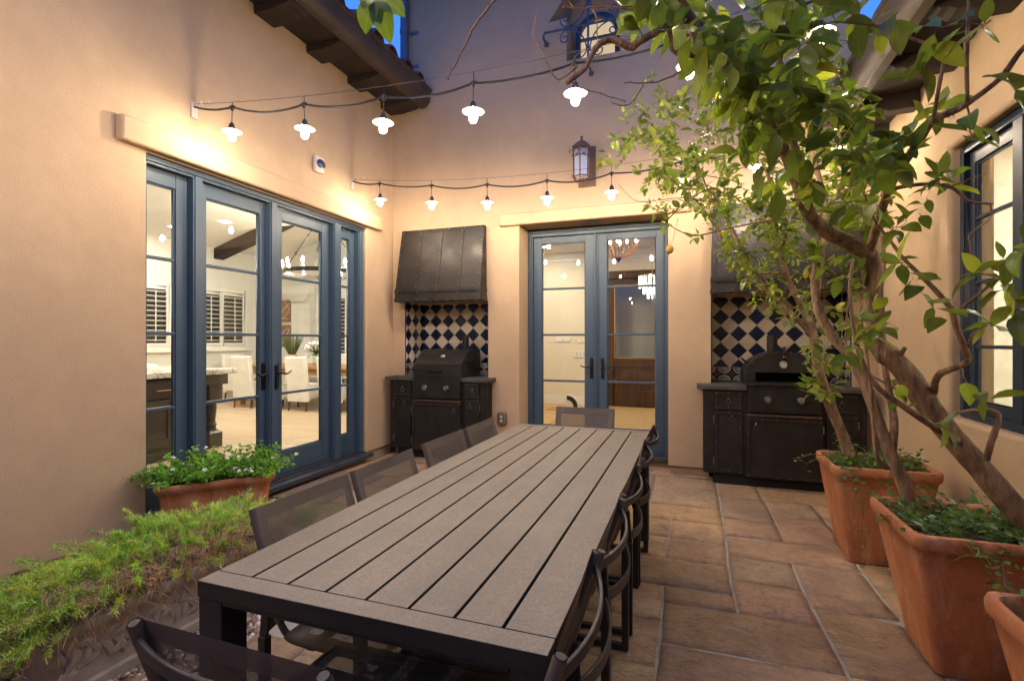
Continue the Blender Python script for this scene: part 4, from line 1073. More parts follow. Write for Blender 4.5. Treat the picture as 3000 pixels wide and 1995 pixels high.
for k in range(6):
    p = hexp(.09, 3.39, k); d = (p-V((LX, LY, 3.39))).normalized(); up = V((0, 0, 1))
    mb.tube([p+d*(.002+.018*math.sin(a*.5))+d*.016*(1-math.cos(a))*.8+up*(.016*math.sin(a)-.03) for a in [j*.5 for j in range(10)]], .0045, 5)
    q = hexp(.085, 3.10, k)
    mb.tube([q+d*.0, q-up*.02+d*.008, q-up*.042-d*.014, q-up*.046-d*.04], .005, 5)
    mb.tube([q+d*(.012*(1-math.cos(a)))+up*(.014*math.sin(a)) for a in [j*.55 for j in range(9)]], .004, 5)
    # heart scroll in each upper panel
    a_, b_ = hexp(.09, 3.35, k), hexp(.09, 3.35, (k+1) % 6); c_ = (a_+b_)/2; e_ = (b_-a_).normalized()
    for s in (-1, 1):
        mb.tube([c_-up*.035, c_+e_*s*.012-up*.008, c_+e_*s*.028+up*.018, c_+e_*s*.018+up*.036, c_+e_*s*.006+up*.026, c_+e_*s*.010+up*.014], .0035, 5)
        mb.tube([c_-up*.035, c_+e_*s*.014-up*.03, c_+e_*s*.022-up*.018], .0035, 5)
mb.build('lantern_cage', M['sconce'], sc, smooth=50)
mb = MB(); mb.lathe([(.078, 3.10), (.083, 3.385)], (LX, LY, 0), 6, mat=Matrix.Rotation(PI/6, 4, 'Z')); mb.build('lantern_glass', M['frost'], sc)
mb = MB(); mb.lathe([(.108, 3.405), (.104, 3.415), (.045, 3.47), (.014, 3.485), (.014, 3.515), (.017, 3.525), (.002, 3.535)], (LX, LY, 0), 6, mat=Matrix.Rotation(PI/6, 4, 'Z')); mb.build('lantern_roof', M['sconce'], sc)
si = thing('alarm_sounder', (-3.5, 4.08, 3.03), 'small ivory alarm box with dark blue lens on the left wall', 'alarm')
mb = MB(); mb.box(-3.498, -3.455, 4.02, 4.14, 3.03, 3.19); mb.build('housing', M['plastic'], si, bevel=.012)
mb = MB(); mb.lathe([(.042, 0), (.044, .01), (.03, .022), (.002, .026)], (-3.457, 4.085, 3.115), 18, axis='X', mat=Matrix.Diagonal((1, 1.35, 1))); mb.build('lens', M['lens'], si, smooth=True)
ou = thing('wall_outlet', (-2.04, 5.44, .41), 'bronze weatherproof outlet box low on the pillar by the gas grill', 'outlet')
mb = MB(); mb.box(-2.095, -1.985, 5.395, 5.437, .405, .552); mb.build('cover', M['outlet'], ou, bevel=.014, seg=3)
mb = MB(); mb.box(-2.068, -2.012, 5.389, 5.3945, .43, .527); mb.build('cover_window', M['vaseglass'], ou, bevel=.004)
for z in (.455, .50):
    mb = MB(); mb.lathe([(.017, 0), (.015, -.004), (.002, -.005)], (-2.04, 5.3885, z), 14, axis='Y', mat=Matrix.Scale(-1, 4, (0, 1, 0))); mb.build('socket', M['plastic'], ou, smooth=True)
mb = MB()
for i in range(26):
    x0 = -3.44+.54*i/26; mb.box(x0, x0+.54/26-.002, 3.45+random.uniform(-.012, .012), 4.36+random.uniform(-.012, .012), .0, .014)
tag(mb.build('door_mat', M['door_mat'], bevel=.003), 'striped woven door mat lying below the left blue doors', 'door mat')
u2 = thing('wall_outlet', (.22, 5.7, 1.15), 'small ivory outlet plate on the tile beside the pizza oven', 'outlet')
mb = MB(); mb.box(.197, .212, 5.60, 5.70, 1.10, 1.22); mb.build('cover', M['plastic'], u2, bevel=.005)

# ---------------------------------------------------------------- string lights
def string(A, B, sag, t0, dt, n, label, drop=.165, grp='strings of shaded bulbs across the patio'):
    A, B = V(A), V(B)
    t = thing('string_light', A, label, 'string light', grp)
    f = lambda s, k=0.: A.lerp(B, s)-V((0, 0, 4*(sag-k)*s*(1-s)))
    wp = [f(i/40, .05)+V((0, 0, .02)) for i in range(41)]
    mb = MB(); mb.tube(wp, .0021, 5); mb.build('support_wire', M['wire'], t, smooth=True)
    knots = [t0+dt*i for i in range(n)]; ks = [0.]+[k for k in knots if 0 < k < 1]+[1.]
    cp = []
    for a, b in zip(ks, ks[1:]):
        m = 10; dp = .034*min(1, (b-a)/dt)*random.uniform(.6, 1.25)
        for j in range(m):
            u = j/m; p = f(a+(b-a)*u); cp.append(p-V((0, 0, 4*dp*u*(1-u)))+V((0, random.uniform(-.002, .002), 0)))
    cp.append(f(1))
    mb = MB(); mb.tube(cp, .0072, 7); mb.build('cable', M['cable'], t, smooth=True)
    mb = MB(); d = (B-A).normalized()
    mb.box(-.012, .003, -.024, .024, -.085, .03, mat=Matrix.Translation(A)); mb.tube([A, A+d*.05], .004, 6); mb.lathe([(.012, -.004), (.015, 0), (.012, .004)], A+d*.07+V((0, 0, .018)), 10, axis='X'); mb.lathe([(.012, -.004), (.015, 0), (.012, .004)], A+d*.14+V((0, 0, .018)), 10, axis='X')
    mb.build('wall_bracket', M['plastic'], t)
    for k in knots:
        p = f(k); z = drop+random.uniform(-.008, .008); tw = V((random.uniform(-.006, .006), random.uniform(-.006, .006), 0))
        mb = MB(); mb.lathe([(.006, -.028), (.013, -.018), (.011, -.004), (.014, .004), (.008, .012)], p, 10)
        mb.tube([p-V((.02, 0, 0)), p+V((.02, 0, 0))], .0105, 8)
        mb.tube([p+V((0, 0, .008)), p+V((.002, 0, .022)), f(k, .05)+V((0, 0, .02))], .0028, 5)
        q = p-V((0, 0, z))+tw
        mb.tube([p-V((0, 0, .026)), q+V((0, 0, .055))], .0030, 6)
        mb.lathe([(.003, .06), (.012, .052), (.020, .036), (.021, .004), (.019, .0)], q, 12)
        pl = mb.build('pendant_socket', M['cable'], t, smooth=50)
        mb = MB(); mb.lathe([(.020, .010), (.028, .006), (.048, .001), (.064, -.004), (.069, -.008), (.0685, -.0095), (.063, -.006), (.047, -.001), (.027, .0035), (.020, .006)], q, 28, close=False)
        mb.build('lamp_shade', M['enamel'], pl, smooth=60)
        mb = MB(); mb.lathe([(.002, -.078), (.014, -.074), (.023, -.061), (.025, -.047), (.020, -.028), (.014, -.012), (.013, .0)], q, 12); mb.build('bulb', M['bulb'], pl, smooth=True)
    return t
string((-3.49, 4.63, 3.11), (1.59, 4.819, 3.217), .247, .066, .121, 8, 'farther string of white shaded bulbs hanging before the back wall')
string((-3.49, 2.76, 3.11), (1.04, 2.926, 3.158), .187, .079, .138, 7, 'nearer string of white shaded bulbs hanging over the table')
string((-3.49, .55, 3.12), (1.04, .70, 3.15), .187, .04, .138, 5, 'string of white shaded bulbs strung from the left wall behind the other two strings')
# ---------------------------------------------------------------- planters
def square_pot(name, x0, y0, x1, y1, H, bx, by, label, cat='pot', group=None):
    """tapered square pot with a rolled rim and softly cut corners; x0.. = rim outline, bx, by = inset of the foot"""
    t = thing(name, ((x0+x1)/2, (y0+y1)/2, 0), label, cat, group)
    cx_, cy_ = (x0+x1)/2, (y0+y1)/2; hw, hd = (x1-x0)/2, (y1-y0)/2
    def loop(fx, fy, z, ch):
        a, b = hw*fx, hd*fy; pts = []
        for sx, sy in ((1, 1), (-1, 1), (-1, -1), (1, -1)):
            n = 4
            for k in range(n+1):
                an = (PI/2)*k/n+{(1, 1): 0, (-1, 1): PI/2, (-1, -1): PI, (1, -1): 1.5*PI}[(sx, sy)]
                pts.append((cx_+sx*(a-ch)+ch*math.cos(an), cy_+sy*(b-ch)+ch*math.sin(an), z))
        # straight sides subdivided for a hand made waver
        out = []
        for i, p in enumerate(pts):
            q = pts[(i+1) % len(pts)]; out.append(p)
            if (V(q)-V(p)).length > .1:
                for k in range(1, 6): out.append(tuple(V(p).lerp(V(q), k/6)))
        return out
    fx, fy = 1-bx/hw, 1-by/hd
    rows = [(fx, fy, 0, .028), (fx+.01, fy+.01, .012, .03)]
    for k in range(1, 9):
        f = k/8; e = .93
        rows.append((fx+(e-fx)*f, fy+(e-fy)*f, .012+(H-.085)*f, .03))
    rows += [(.955, .955, H-.068, .035), (.985, .985, H-.058, .04), (1, 1, H-.038, .045), (1., 1., H-.018, .045), (.985, .985, H-.004, .045), (.95, .95, H, .04), (.915, .915, H-.006, .05), (.90, .90, H-.03, .05), (.875, .875, H-.13, .05)]
    mb = MB(); R_ = []
    sd = random.uniform(0, 40)
    for r in rows:
        ring = []
        for p in loop(*r):
            p = V(p); w = .0055*noise.noise(V((p.x*5+sd, p.y*5, p.z*4))); d = V((p.x-cx_, p.y-cy_, 0)).normalized()
            ring.append(mb.vert(p+d*w+V((0, 0, w*.6 if p.z > .05 else 0))))
        R_.append(ring)
    for a, b in zip(R_, R_[1:]):
        for j in range(len(a)): mb.face((a[j], a[(j+1) % len(a)], b[(j+1) % len(b)], b[j]))
    mb.face(R_[0][::-1]); mb.build('pot_body', M['terra'], t, smooth=50)
    mb = MB(); L = loop(.885, .885, H-.07, .05); c = mb.vert((cx_, cy_, H-.04)); ii = [mb.vert(p) for p in L]
    for j in range(len(ii)): mb.face((ii[j], ii[(j+1) % len(ii)], c))
    mb.build('soil', M['soil'], t, smooth='all')
    return t
GP = 'square terracotta pots along the right wall'
square_pot('terracotta_pot', .825, 3.575, 1.385, 4.10, .60, .10, .075, 'farther square terracotta pot of a lemon tree, beside the pizza oven cabinet', 'pot', GP)
square_pot('terracotta_pot', .835, 2.42, 1.42, 2.985, .60, .115, .115, 'big square terracotta pot with mottled brown front, holding the thick leaning trunk', 'pot', GP)
square_pot('terracotta_pot', .845, 1.40, 1.42, 1.975, .60, .115, .115, 'square terracotta pot cut off at the lower right edge', 'pot', GP)

def leaf_geo(mb, p, d, nrm, L, W, curl=.2, fold=.25, tint=(1, 1, 1), seg=4, tip=1.):
    """one leaf: two halves folded about the midrib, bent along its length"""
    d = d.normalized(); s = d.cross(nrm)
    if s.length < 1e-4: s = d.cross(V((1, 0, 0)))
    s.normalize(); n = s.cross(d).normalized(); mb.tint = tint
    rows = []; a = 0.; q = V(p); step = L/seg; tw_ = random.uniform(-.35, .35)/seg; bd_ = random.uniform(-.30, .30)/seg; wv = random.uniform(0, .22)
    for i in range(seg+1):
        t = i/seg; wd = W*.5*(math.sin(PI*min(1, t**.78*.98+.012))**.8)
        if i == 0: wd = W*.03
        if i == seg: wd = W*.02
        lift = wd*fold*(1+wv*6*(random.random()-.5)); n = (n+s*tw_).normalized(); s = d.cross(n).normalized(); d = (d+s*bd_).normalized(); s = d.cross(n).normalized()
        l = mb.vert(q-s*wd+n*lift); c = mb.vert(q); r = mb.vert(q+s*wd+n*lift); rows.append((l, c, r, t, .5*wd/(W*.5)))
        dd = d*math.cos(a)-n*math.sin(a); q = q+dd*step; a += curl/seg*2
    for (l, c, r, t, w), (l2, c2, r2, t2, w2) in zip(rows, rows[1:]):
        mb.face((l, c, c2, l2), 0, [(.5-w, t), (.5, t), (.5, t2), (.5-w2, t2)])
        mb.face((c, r, r2, c2), 0, [(.5, t), (.5+w, t), (.5+w2, t2), (.5, t2)])
def rdir(rnd): 
    v = V((rnd.gauss(0, 1), rnd.gauss(0, 1), rnd.gauss(0, 1))); return v.normalized()

# ---- creeping fig in the pots
def ivy(x0, x1, y0, y1, z, n, label, seed, trails=()):
    rnd = random.Random(seed); lf = MB(); st = MB()
    t = thing('creeping_fig', ((x0+x1)/2, (y0+y1)/2, z), label, 'plant', 'creeping figs covering the pots')
    def vine(p, d, ln, grav, lsz):
        pts = [p]; k = int(ln/.022)
        for i in range(k):
            d = (d+V((rnd.gauss(0, .22), rnd.gauss(0, .22), rnd.gauss(0, .12)))+V((0, 0, grav))).normalized(); p = p+d*.022; pts.append(p)
            side = 1 if i % 2 else -1; sv = d.cross(V((0, 0, 1)))
            if sv.length < .1: sv = V((1, 0, 0))
            ld = (sv.normalized()*side+d*.4+V((rnd.gauss(0, .3), rnd.gauss(0, .3), rnd.uniform(-.1, .6)))).normalized()
            g = rnd.uniform(.55, 1.35); leaf_geo(lf, p+ld*.006, ld, V((rnd.gauss(0, .5), rnd.gauss(0, .5), 1)), lsz*rnd.uniform(.7, 1.3), lsz*rnd.uniform(.55, .8), .15, .15, (g*rnd.uniform(.8, 1.3), g, g*rnd.uniform(.7, 1.2)), 3)
        if len(pts) > 2: st.tube(pts, .0013, 4, caps=False)
    for _ in range(n):
        a = rnd.uniform(0, 6.28); p = V((rnd.uniform(x0, x1), rnd.uniform(y0, y1), z+rnd.uniform(-.03, .01)))
        vine(p, V((math.cos(a), math.sin(a), rnd.uniform(.2, 1.1))), rnd.uniform(.08, .26), -.05, .034)
    for (p, d, ln, gv) in trails: vine(V(p), V(d), ln, gv, .025)
    lf.build('foliage', M['ivy'], t, fix=False, smooth='all'); st.build('vine_stem', M['twig_green'], t)
ivy(.89, 1.35, 3.62, 4.05, .56, 105, 'creeping fig round the trunk in the farther terracotta pot', 3,
    [((.90, 3.70, .60), (-1, -.1, .25), .26, -.02), ((.88, 3.9, .60), (-1, -.2, .1), .22, -.06), ((.87, 3.8, .6), (-1, .1, .5), .3, -.03), ((.9, 3.62, .6), (-.6, -.8, .1), .2, -.1), ((.95, 3.6, .60), (-.1, -1, .15), .62, -.34), ((.92, 3.6, .60), (-.3, -1, .0), .3, -.3), ((1.2, 3.62, .6), (.1, -1, .2), .2, -.1)])
ivy(.90, 1.38, 2.48, 2.93, .56, 100, 'darker creeping fig spread over the big terracotta pot with the leaning trunk', 4,
    [((.90, 2.55, .60), (-1, -.2, .2), .22, -.05), ((.9, 2.8, .6), (-1, 0, .5), .2, -.02), ((1.0, 2.45, .60), (.4, -.8, .1), .25, -.15), ((1.1, 2.6, .62), (.5, -.9, .3), .5, -.12), ((.9, 2.9, .6), (-.8, .4, .4), .3, 0)])
ivy(.92, 1.38, 1.46, 1.92, .56, 60, 'creeping fig trailing above the pot at the lower right edge', 5,
    [((1.02, 1.92, .62), (-.7, .5, .5), .3, -.08), ((1.05, 1.90, .64), (-.4, .8, .5), .26, -.05), ((1.0, 1.8, .62), (-.8, .5, .6), .2, -.05)])

# ---- cast stone trough with a mounded asparagus fern
TR = thing('stone_trough', (-2.39, 1.78, 0), 'long cast stone trough with leaf garlands in relief, overgrown by fern', 'planter')
x0, x1, y0, y1, H = -2.56, -2.20, 1.20, 2.36, .29
def slab_ring(mb, rows, cx_, cy_, hw, hd):
    R_ = []
    for f, z in rows:
        ring = []
        a, b = hw+f, hd+f
        for sx, sy in ((1, 1), (-1, 1), (-1, -1), (1, -1)):
            for k in range(4):
                an = (PI/2)*k/3+{(1, 1): 0, (-1, 1): PI/2, (-1, -1): PI, (1, -1): 1.5*PI}[(sx, sy)]; ch = .03
                ring.append(mb.vert((cx_+sx*(a-ch)+ch*math.cos(an), cy_+sy*(b-ch)+ch*math.sin(an), z)))
        R_.append(ring)
    for a, b in zip(R_, R_[1:]):
        for j in range(len(a)): mb.face((a[j], a[(j+1) % len(a)], b[(j+1) % len(b)], b[j]))
    mb.face(R_[0][::-1]); return R_
mb = MB(); slab_ring(mb, [(-.02, -.02), (-.02, .03), (-.032, .04), (-.03, .20), (-.02, .225), (-.005, .245), (.0, .255), (.002, .28), (-.006, .29), (-.035, .288), (-.05, .26), (-.055, .18)], (x0+x1)/2, (y0+y1)/2, (x1-x0)/2, (y1-y0)/2)
mb.build('trough_body', M['concrete'], TR, smooth=50)
mb = MB(); mb.box(x0+.06, x1-.06, y0+.06, y1-.06, .17, .24); mb.build('soil', M['soil'], TR)
# relief garland: leaves and acanthus scrolls standing out of the faces
def relief(mb, P, s, z, ang, L, W, th):
    n = 7; d = V((math.cos(ang), math.sin(ang))); c = V((-d.y, d.x)); rows = []
    for i in range(n+1):
        t = i/n; w = W*.5*math.sin(PI*min(1, t*.93+.05))**.7; q = V((s, z))+d*L*t+c*(.012*math.sin(t*3))
        h_ = th*.75*(.35+.65*math.sin(PI*t))
        rows.append([mb.vert(P(q.x+c.x*w*k, q.y+c.y*w*k, hh)) for k, hh in ((-1, 0), (-.8, h_*.7), (-.35, h_), (0, h_*.45), (.35, h_), (.8, h_*.7), (1, 0))])
    for a, b in zip(rows, rows[1:]):
        for j in range(6): mb.face((a[j], a[j+1], b[j+1], b[j]))
rl = MB(); rn = random.Random(8)
Pf = lambda s, z, d: V((x1-.031+d, s, z)); Pe = lambda s, z, d: V((s, y0+.031-d, z))
for k in range(24):
    u = k/23; s = y0+.07+u*(y1-y0-.14); z = .19-.035*math.sin(PI*((u*3) % 1))
    for j in range(3): relief(rl, Pf, s, z, rn.uniform(-2.6, .2)+(.5 if j else 0), rn.uniform(.06, .10), rn.uniform(.026, .04), rn.uniform(.012, .02))
for k in range(9):
    s = x0+.05+.26*k/8; z = .19-.04*math.sin(PI*((k/4) % 1))
    for j in range(2): relief(rl, Pe, s, z, rn.uniform(-2.8, -.3), rn.uniform(.05, .09), rn.uniform(.024, .036), rn.uniform(.010, .018))
for s in (y0+.04, y1-.04):
    for j in range(5): relief(rl, Pf, s, .06, .6+j*.4, .06, .025, .014)
rl.build('leaf_relief', M['concrete'], TR, fix=False, smooth='all')

def fern():
    rnd = random.Random(12); t = thing('asparagus_fern', (-2.45, 1.8, .24), 'feathery asparagus fern mounded over the stone trough, browned along its front', 'plant')
    g = MB(); d_ = MB(); st = MB()
    def needle(mb, p, d, L, w):
        s = d.cross(V((0, 0, 1)));  s = s.normalized() if s.length > .05 else V((1, 0, 0))
        s = (s+rdir(rnd)*.5).normalized()*w
        m = p+d*L*.5+V((0, 0, -.0015)); i = [mb.vert(q) for q in (p-s*.4, m-s, p+d*L, m+s, p+s*.4)]
        mb.face(i, 0, [(.2, 0), (.2, .5), (.5, 1), (.8, .5), (.8, 0)])
    for k in range(900):
        u, v = rnd.random(), rnd.random()
        x = -2.70+.58*u; y = 1.14+1.36*v; base = V((max(-2.53, min(-2.24, x)), max(1.24, min(2.33, y)), .25))
        # height of the mound above this place
        hh = .36*(1-((u-.42)/.85)**2)*(1-.45*(2*v-1)**2)*(1.12-.62*v)*(.82+.75*noise.noise(V((x*4, y*4, 1.7))))*rnd.uniform(.55, 1.08)
        out = V(((u-.5)*(1.0 if u < .5 else .30), (v-.5)*.75, 0))
        tip = base+out*rnd.uniform(.35, .75)+V((rnd.gauss(0, .05), rnd.gauss(0, .05), hh*.75))
        edge = max(abs(u-.5)*2, abs(v-.5)*2)
        if edge > .78 and rnd.random() < .6: tip.z = .28+rnd.uniform(-.05, .10); tip += out*.06
        mid = (base+tip)/2+V((0, 0, hh*.35+.04))
        pts = bez(base, mid, tip, 9)
        dry = rnd.random() < (.78 if (u > .66 and .08 < v < .9) else .13)
        st.tube(pts, .0011, 3, caps=False)
        gg = rnd.uniform(.6, 1.3); yv = rnd.uniform(.8, 1.5)
        for i in range(4, len(pts)):
            p = pts[i]; tg = (pts[i]-pts[i-1]).normalized()
            for j in range(19 if not dry else 5):
                dd = (tg*rnd.uniform(.3, 1.0)+rdir(rnd)*.75+V((0, 0, .12))).normalized(); q = p+(pts[i-1]-p)*rnd.random()
                if dry:
                    needle(d_, q, dd, rnd.uniform(.018, .04), .0011)
                else:
                    g.tint = (gg*yv, gg, gg*rnd.uniform(.5, 1.)) if rnd.random() < .86 else (2., 1.25, 2.2); needle(g, q, dd, rnd.uniform(.018, .040), .0015)
    for k in range(420):                                  # dead stems hanging over the front rim
        v = rnd.random(); y = 1.2+1.1*v; b = V((rnd.uniform(-2.34, -2.22), y, rnd.uniform(.28, .40)))
        e = b+V((rnd.uniform(.03, .14), rnd.gauss(0, .09), rnd.uniform(-.15, .0)))
        d_.tube(bez(b, (b+e)/2+V((.02, rnd.gauss(0, .03), .06)), e, 5), .0011, 3, caps=False)
    for k in range(110):
        b = V((rnd.uniform(-2.52, -2.22), rnd.uniform(1.18, 1.26), rnd.uniform(.27, .36))); e = b+V((rnd.gauss(0, .06), rnd.uniform(-.12, -.03), rnd.uniform(-.10, 0)))
        d_.tube(bez(b, (b+e)/2+V((0, 0, .05)), e, 5), .0011, 3, caps=False)
    g.build('foliage', M['fern'], t, fix=False); d_.build('dead_stems', M['dry'], t, fix=False); st.build('stem', M['twig_green'], t, fix=False)
fern()

# ---- oblong terracotta planter with white lantana
OC = V((-3.155, 2.67, 0)); OA = math.atan2(.53, .46)
OM = Matrix.Translation(OC) @ Matrix.Rotation(OA, 4, 'Z')
OP = thing('terracotta_planter', OC, 'oblong terracotta trough with rolled rim standing before the left blue doors', 'planter')
mb = MB(); R_ = []; Hh = .42
for hw, hd, z, ch in ((.29, .135, 0, .06), (.30, .142, .02, .06), (.325, .15, .30, .06), (.33, .152, .345, .06), (.345, .166, .36, .07), (.362, .182, .385, .075), (.362, .182, .405, .075), (.345, .168, Hh, .07), (.325, .148, .415, .06), (.315, .14, .33, .06)):
    ring = []
    for sx, sy, a0 in ((1, 1, 0), (-1, 1, PI/2), (-1, -1, PI), (1, -1, 1.5*PI)):
        for k in range(6):
            an = a0+PI/2*k/5; p = V((sx*(hw-ch)+ch*math.cos(an), sy*(hd-ch)+ch*math.sin(an), z)); ring.append(p)
    rr = []
    for i, p in enumerate(ring):
        q = ring[(i+1) % len(ring)]; rr.append(p)
        if (q-p).length > .1: rr += [p.lerp(q, k/5) for k in range(1, 5)]
    R_.append([mb.vert(OM @ (p+V((0, 0, .006*noise.noise(p*7))))) for p in rr])
for a, b in zip(R_, R_[1:]):
    for j in range(len(a)): mb.face((a[j], a[(j+1) % len(a)], b[(j+1) % len(b)], b[j]))
mb.face(R_[0][::-1]); mb.build('pot_body', M['terra'], OP, smooth=50)
mb = MB(); mb.box(-.30, .30, -.125, .125, .33, .375, mat=OM); mb.build('soil', M['soil'], OP)
def lantana():
    rnd = random.Random(31); t = thing('lantana_shrub', OC+V((0, 0, .38)), 'bright green lantana with small white flower heads in the oblong planter', 'plant')
    lf = MB(); st = MB(); fl_ = MB()
    for k in range(330):
        b = OM @ V((rnd.uniform(-.30, .30), rnd.uniform(-.12, .12), .37)); o = rdir(rnd); o.z = abs(o.z)*.8+.25
        lx = (Matrix.Rotation(OA, 3, 'Z').inverted() @ (b-OC)).x
        o = (o+Matrix.Rotation(OA, 3, 'Z') @ V((lx*1.6, 0, 0))).normalized(); L = rnd.uniform(.10, .27)
        e = b+o*L; e.x = max(e.x, -3.47); e.z = max(e.z, .455); pts = bez(b, b+(e-b)*.5+V((0, 0, .05)), e, 6); st.tube(pts, .0016, 4, caps=False)
        g = rnd.uniform(.65, 1.3)
        for i in range(1, 7):
            tg = (pts[i]-pts[i-1]).normalized()
            for s in (-1, 1):
                for _ in range(2 if i > 3 else 1):
                    sv = tg.cross(rdir(rnd)).normalized(); d = (sv*s+tg*.5+V((0, 0, .15))).normalized()
                    leaf_geo(lf, pts[i], d, V((rnd.gauss(0, .4), rnd.gauss(0, .4), 1)), rnd.uniform(.024, .042), rnd.uniform(.014, .022), .35, .3, (g*rnd.uniform(.8, 1.25), g, g*.9), 3)
        if rnd.random() < .13:
            for j in range(14):
                d = (rdir(rnd)+V((0, 0, .8))).normalized(); c = e+V((0, 0, .012))+d*.012; fl_.ball(c, .0055, 6, 4, sq=(1, 1, .6))
    # one long runner to the left
    b = OM @ V((-.3, 0, .4)); pts = bez(b, b+V((-.02, -.1, .14)), b+V((.02, -.26, .10)), 7); st.tube(pts, .0018, 4)
    for i in range(2, 8):
        for s in (-1, 1): leaf_geo(lf, pts[i], V((s*.5, -.3, .3)), V((0, 0, 1)), .04, .022, .3, .3, (.8, .8, .8), 3)
    lf.build('foliage', M['lantana'], t, fix=False, smooth='all'); st.build('stem', M['twig_green'], t); fl_.build('flower_heads', M['petal'], t, smooth=True)
lantana()
mb = MB()
prof_ = [(.13, 0), (.17, .2), (.185, .235), (.195, .25), (.195, .275), (.18, .285), (.168, .27), (.15, .18)]
op = thing('terracotta_pot', (-2.72, 1.02, 0), 'round orange terracotta pot half hidden behind the stone trough', 'pot')
mb.lathe(prof_, (-2.72, 1.02, 0), 24); mb.build('pot_body', M['terra'], op, smooth=40)
# fallen leaves
def dead(p, a, s, label):
    mb = MB(); d = V((math.cos(a), math.sin(a), .25)); leaf_geo(mb, V(p), d, V((.3, .1, 1)), s, s*.42, -.5, .55, (1, 1, 1), 5)
    for v in list(mb.v): pass
    o = mb.build('fallen_leaf', M['deadleaf'], fix=False, smooth='all'); o.data.materials[0] = M['deadleaf']
    s_ = o.modifiers.new('thickness', 'SOLIDIFY'); s_.thickness = .0008
    tag(o, label, 'leaf', 'fallen dry leaves')
dead((-1.98, 1.19, .012), .9, .075, 'curled tan leaf on the pebbles beside the stone trough')
dead((.95, 3.55, .012), -.3, .05, 'tan leaf on the flagstones at the foot of the farther lemon pot')
dead((1.06, 3.53, .012), .2, .045, 'small brown leaf on the flagstones in front of the farther lemon pot')
dead((.16, 5.1, .012), 2.2, .04, 'tiny leaf on the flagstones by the corner of the pizza oven cabinet')
dead((.55, 4.98, .012), .1, .05, 'dry leaf on the flagstones below the pizza oven cabinet door')

# ---------------------------------------------------------------- lemon trees
class Tree:
    def __init__(s, seed): s.rnd = random.Random(seed); s.nodes = []; s.wood = MB(); s.twig = MB(); s.leaf = MB(); s.bare = MB()
    def limb(s, pts, r0, r1, mb=None, n=5, knots=True, seg=9):
        """pts: sighted (u, v, F) or vectors"""
        P_ = [p if isinstance(p, Vector) else at(*p) for p in pts]; P_ = smooth_path(P_, n); k = len(P_); rd = []
        for i in range(k):
            t = i/(k-1); r = r0+(r1-r0)*t
            if knots: r *= 1+.16*noise.noise(P_[i]*11)+.07*noise.noise(P_[i]*31)+(.10 if s.rnd.random() < .06 else 0)
            rd.append(r); s.nodes.append((P_[i], r))
        (mb or s.wood).tube(P_, rd, seg); return P_
    def twig_to(s, target, leaves, size, green=.6, maxlen=1.2, droop=.0, first=.25, crown_c=None, bias=V((0, 0, .15)), light=1., thick=.0026):
        rnd = s.rnd; best = min(s.nodes, key=lambda n: (n[0]-target).length_squared); b = best[0]; L = (target-b).length
        if L > maxlen: target = b+(target-b)*(maxlen/L); L = maxlen
        if L < .05: return
        m = (b+target)/2+V((rnd.gauss(0, .10), rnd.gauss(0, .10), rnd.gauss(.03, .09)))*L
        n = max(4, int(L/.035)); pts = bez(b, m, target, n)
        pts = [p+V((rnd.gauss(0, .0035), rnd.gauss(0, .0035), rnd.gauss(0, .0035))) if 0 < i < n else p for i, p in enumerate(pts)]
        r0 = min(best[1]*.75, thick+.0035*L/.5); rd = [r0*(1-.72*i/n) for i in range(n+1)]
        s.twig.tube(pts, rd, 5, 1 if rnd.random() < green else 0, caps=False)
        for i in range(2, n+1): s.nodes.append((pts[i], rd[i]))
        for k in range(leaves):
            t = first+(1-first)*(k+.5+rnd.uniform(-.4, .4))/leaves; i = min(n-1, int(t*n)); p = pts[i].lerp(pts[i+1], t*n-i) if t < 1 else pts[-1]
            tg = (pts[i+1]-pts[i]).normalized(); a = k*2.4+rnd.uniform(-.5, .5); o = tg.cross(V((.3, .2, 1))).normalized(); o = Quaternion(tg, a) @ o
            d = (o*.9+tg*rnd.uniform(.2, .8)+bias+V((0, 0, -droop))+rdir(rnd)*.25).normalized()
            nr = (V((0, 0, 1))+rdir(rnd)*.55)
            q = p+d*rnd.uniform(.006, .014)
            s.twig.tube([p, q], .0011, 3, 1, caps=False)
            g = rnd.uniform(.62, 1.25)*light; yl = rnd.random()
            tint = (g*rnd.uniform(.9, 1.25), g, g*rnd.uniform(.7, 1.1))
            if yl < .014: tint = (g*2.8, g*1.7, g*.8)
            elif yl < .10: tint = (g*1.9, g*1.5, g*1.0)
            Lz = size*rnd.uniform(.6, 1.25)
            leaf_geo(s.leaf, q, d, nr, Lz, Lz*rnd.uniform(.42, .58), rnd.uniform(-.1, .7), rnd.uniform(.05, .4), tint, 5)
    def bare_twig(s, pts, r, thorns=True, n=4):
        P_ = smooth_path([p if isinstance(p, Vector) else at(*p) for p in pts], n); k = len(P_)
        P_ = [p+rdir(s.rnd)*.0025 for p in P_]
        s.bare.tube(P_, [r*(1-.55*i/k) for i in range(k)], 6)
        if thorns:
            for i in range(2, k, 3):
                o = rdir(s.rnd); s.bare.tube([P_[i], P_[i]+o*.012], [r*.5, .0004], 4)
    def done(s, label, base, lemon=None):
        t = thing('lemon_tree', base, label, 'tree', 'potted lemon trees')
        s.wood.build('trunk', M['bark'], t, smooth='all'); s.twig.add(s.bare, 2).build('twigs', [M['bark'], M['twig_green'], M['twig_dry']], t, smooth='all')
        s.leaf.build('crown', M['lemon_leaf'], t, fix=False, smooth='all')
        if lemon:
            p = lemon; mb = MB(); mb.ball(p, .026, 14, 10, sq=(1, 1, 1.12)); mb.lathe([(.006, 0), (.004, .012)], p+V((0, 0, .026)), 8); o = mb.build('lemon', M['lemon'], t, smooth='all')
        return t

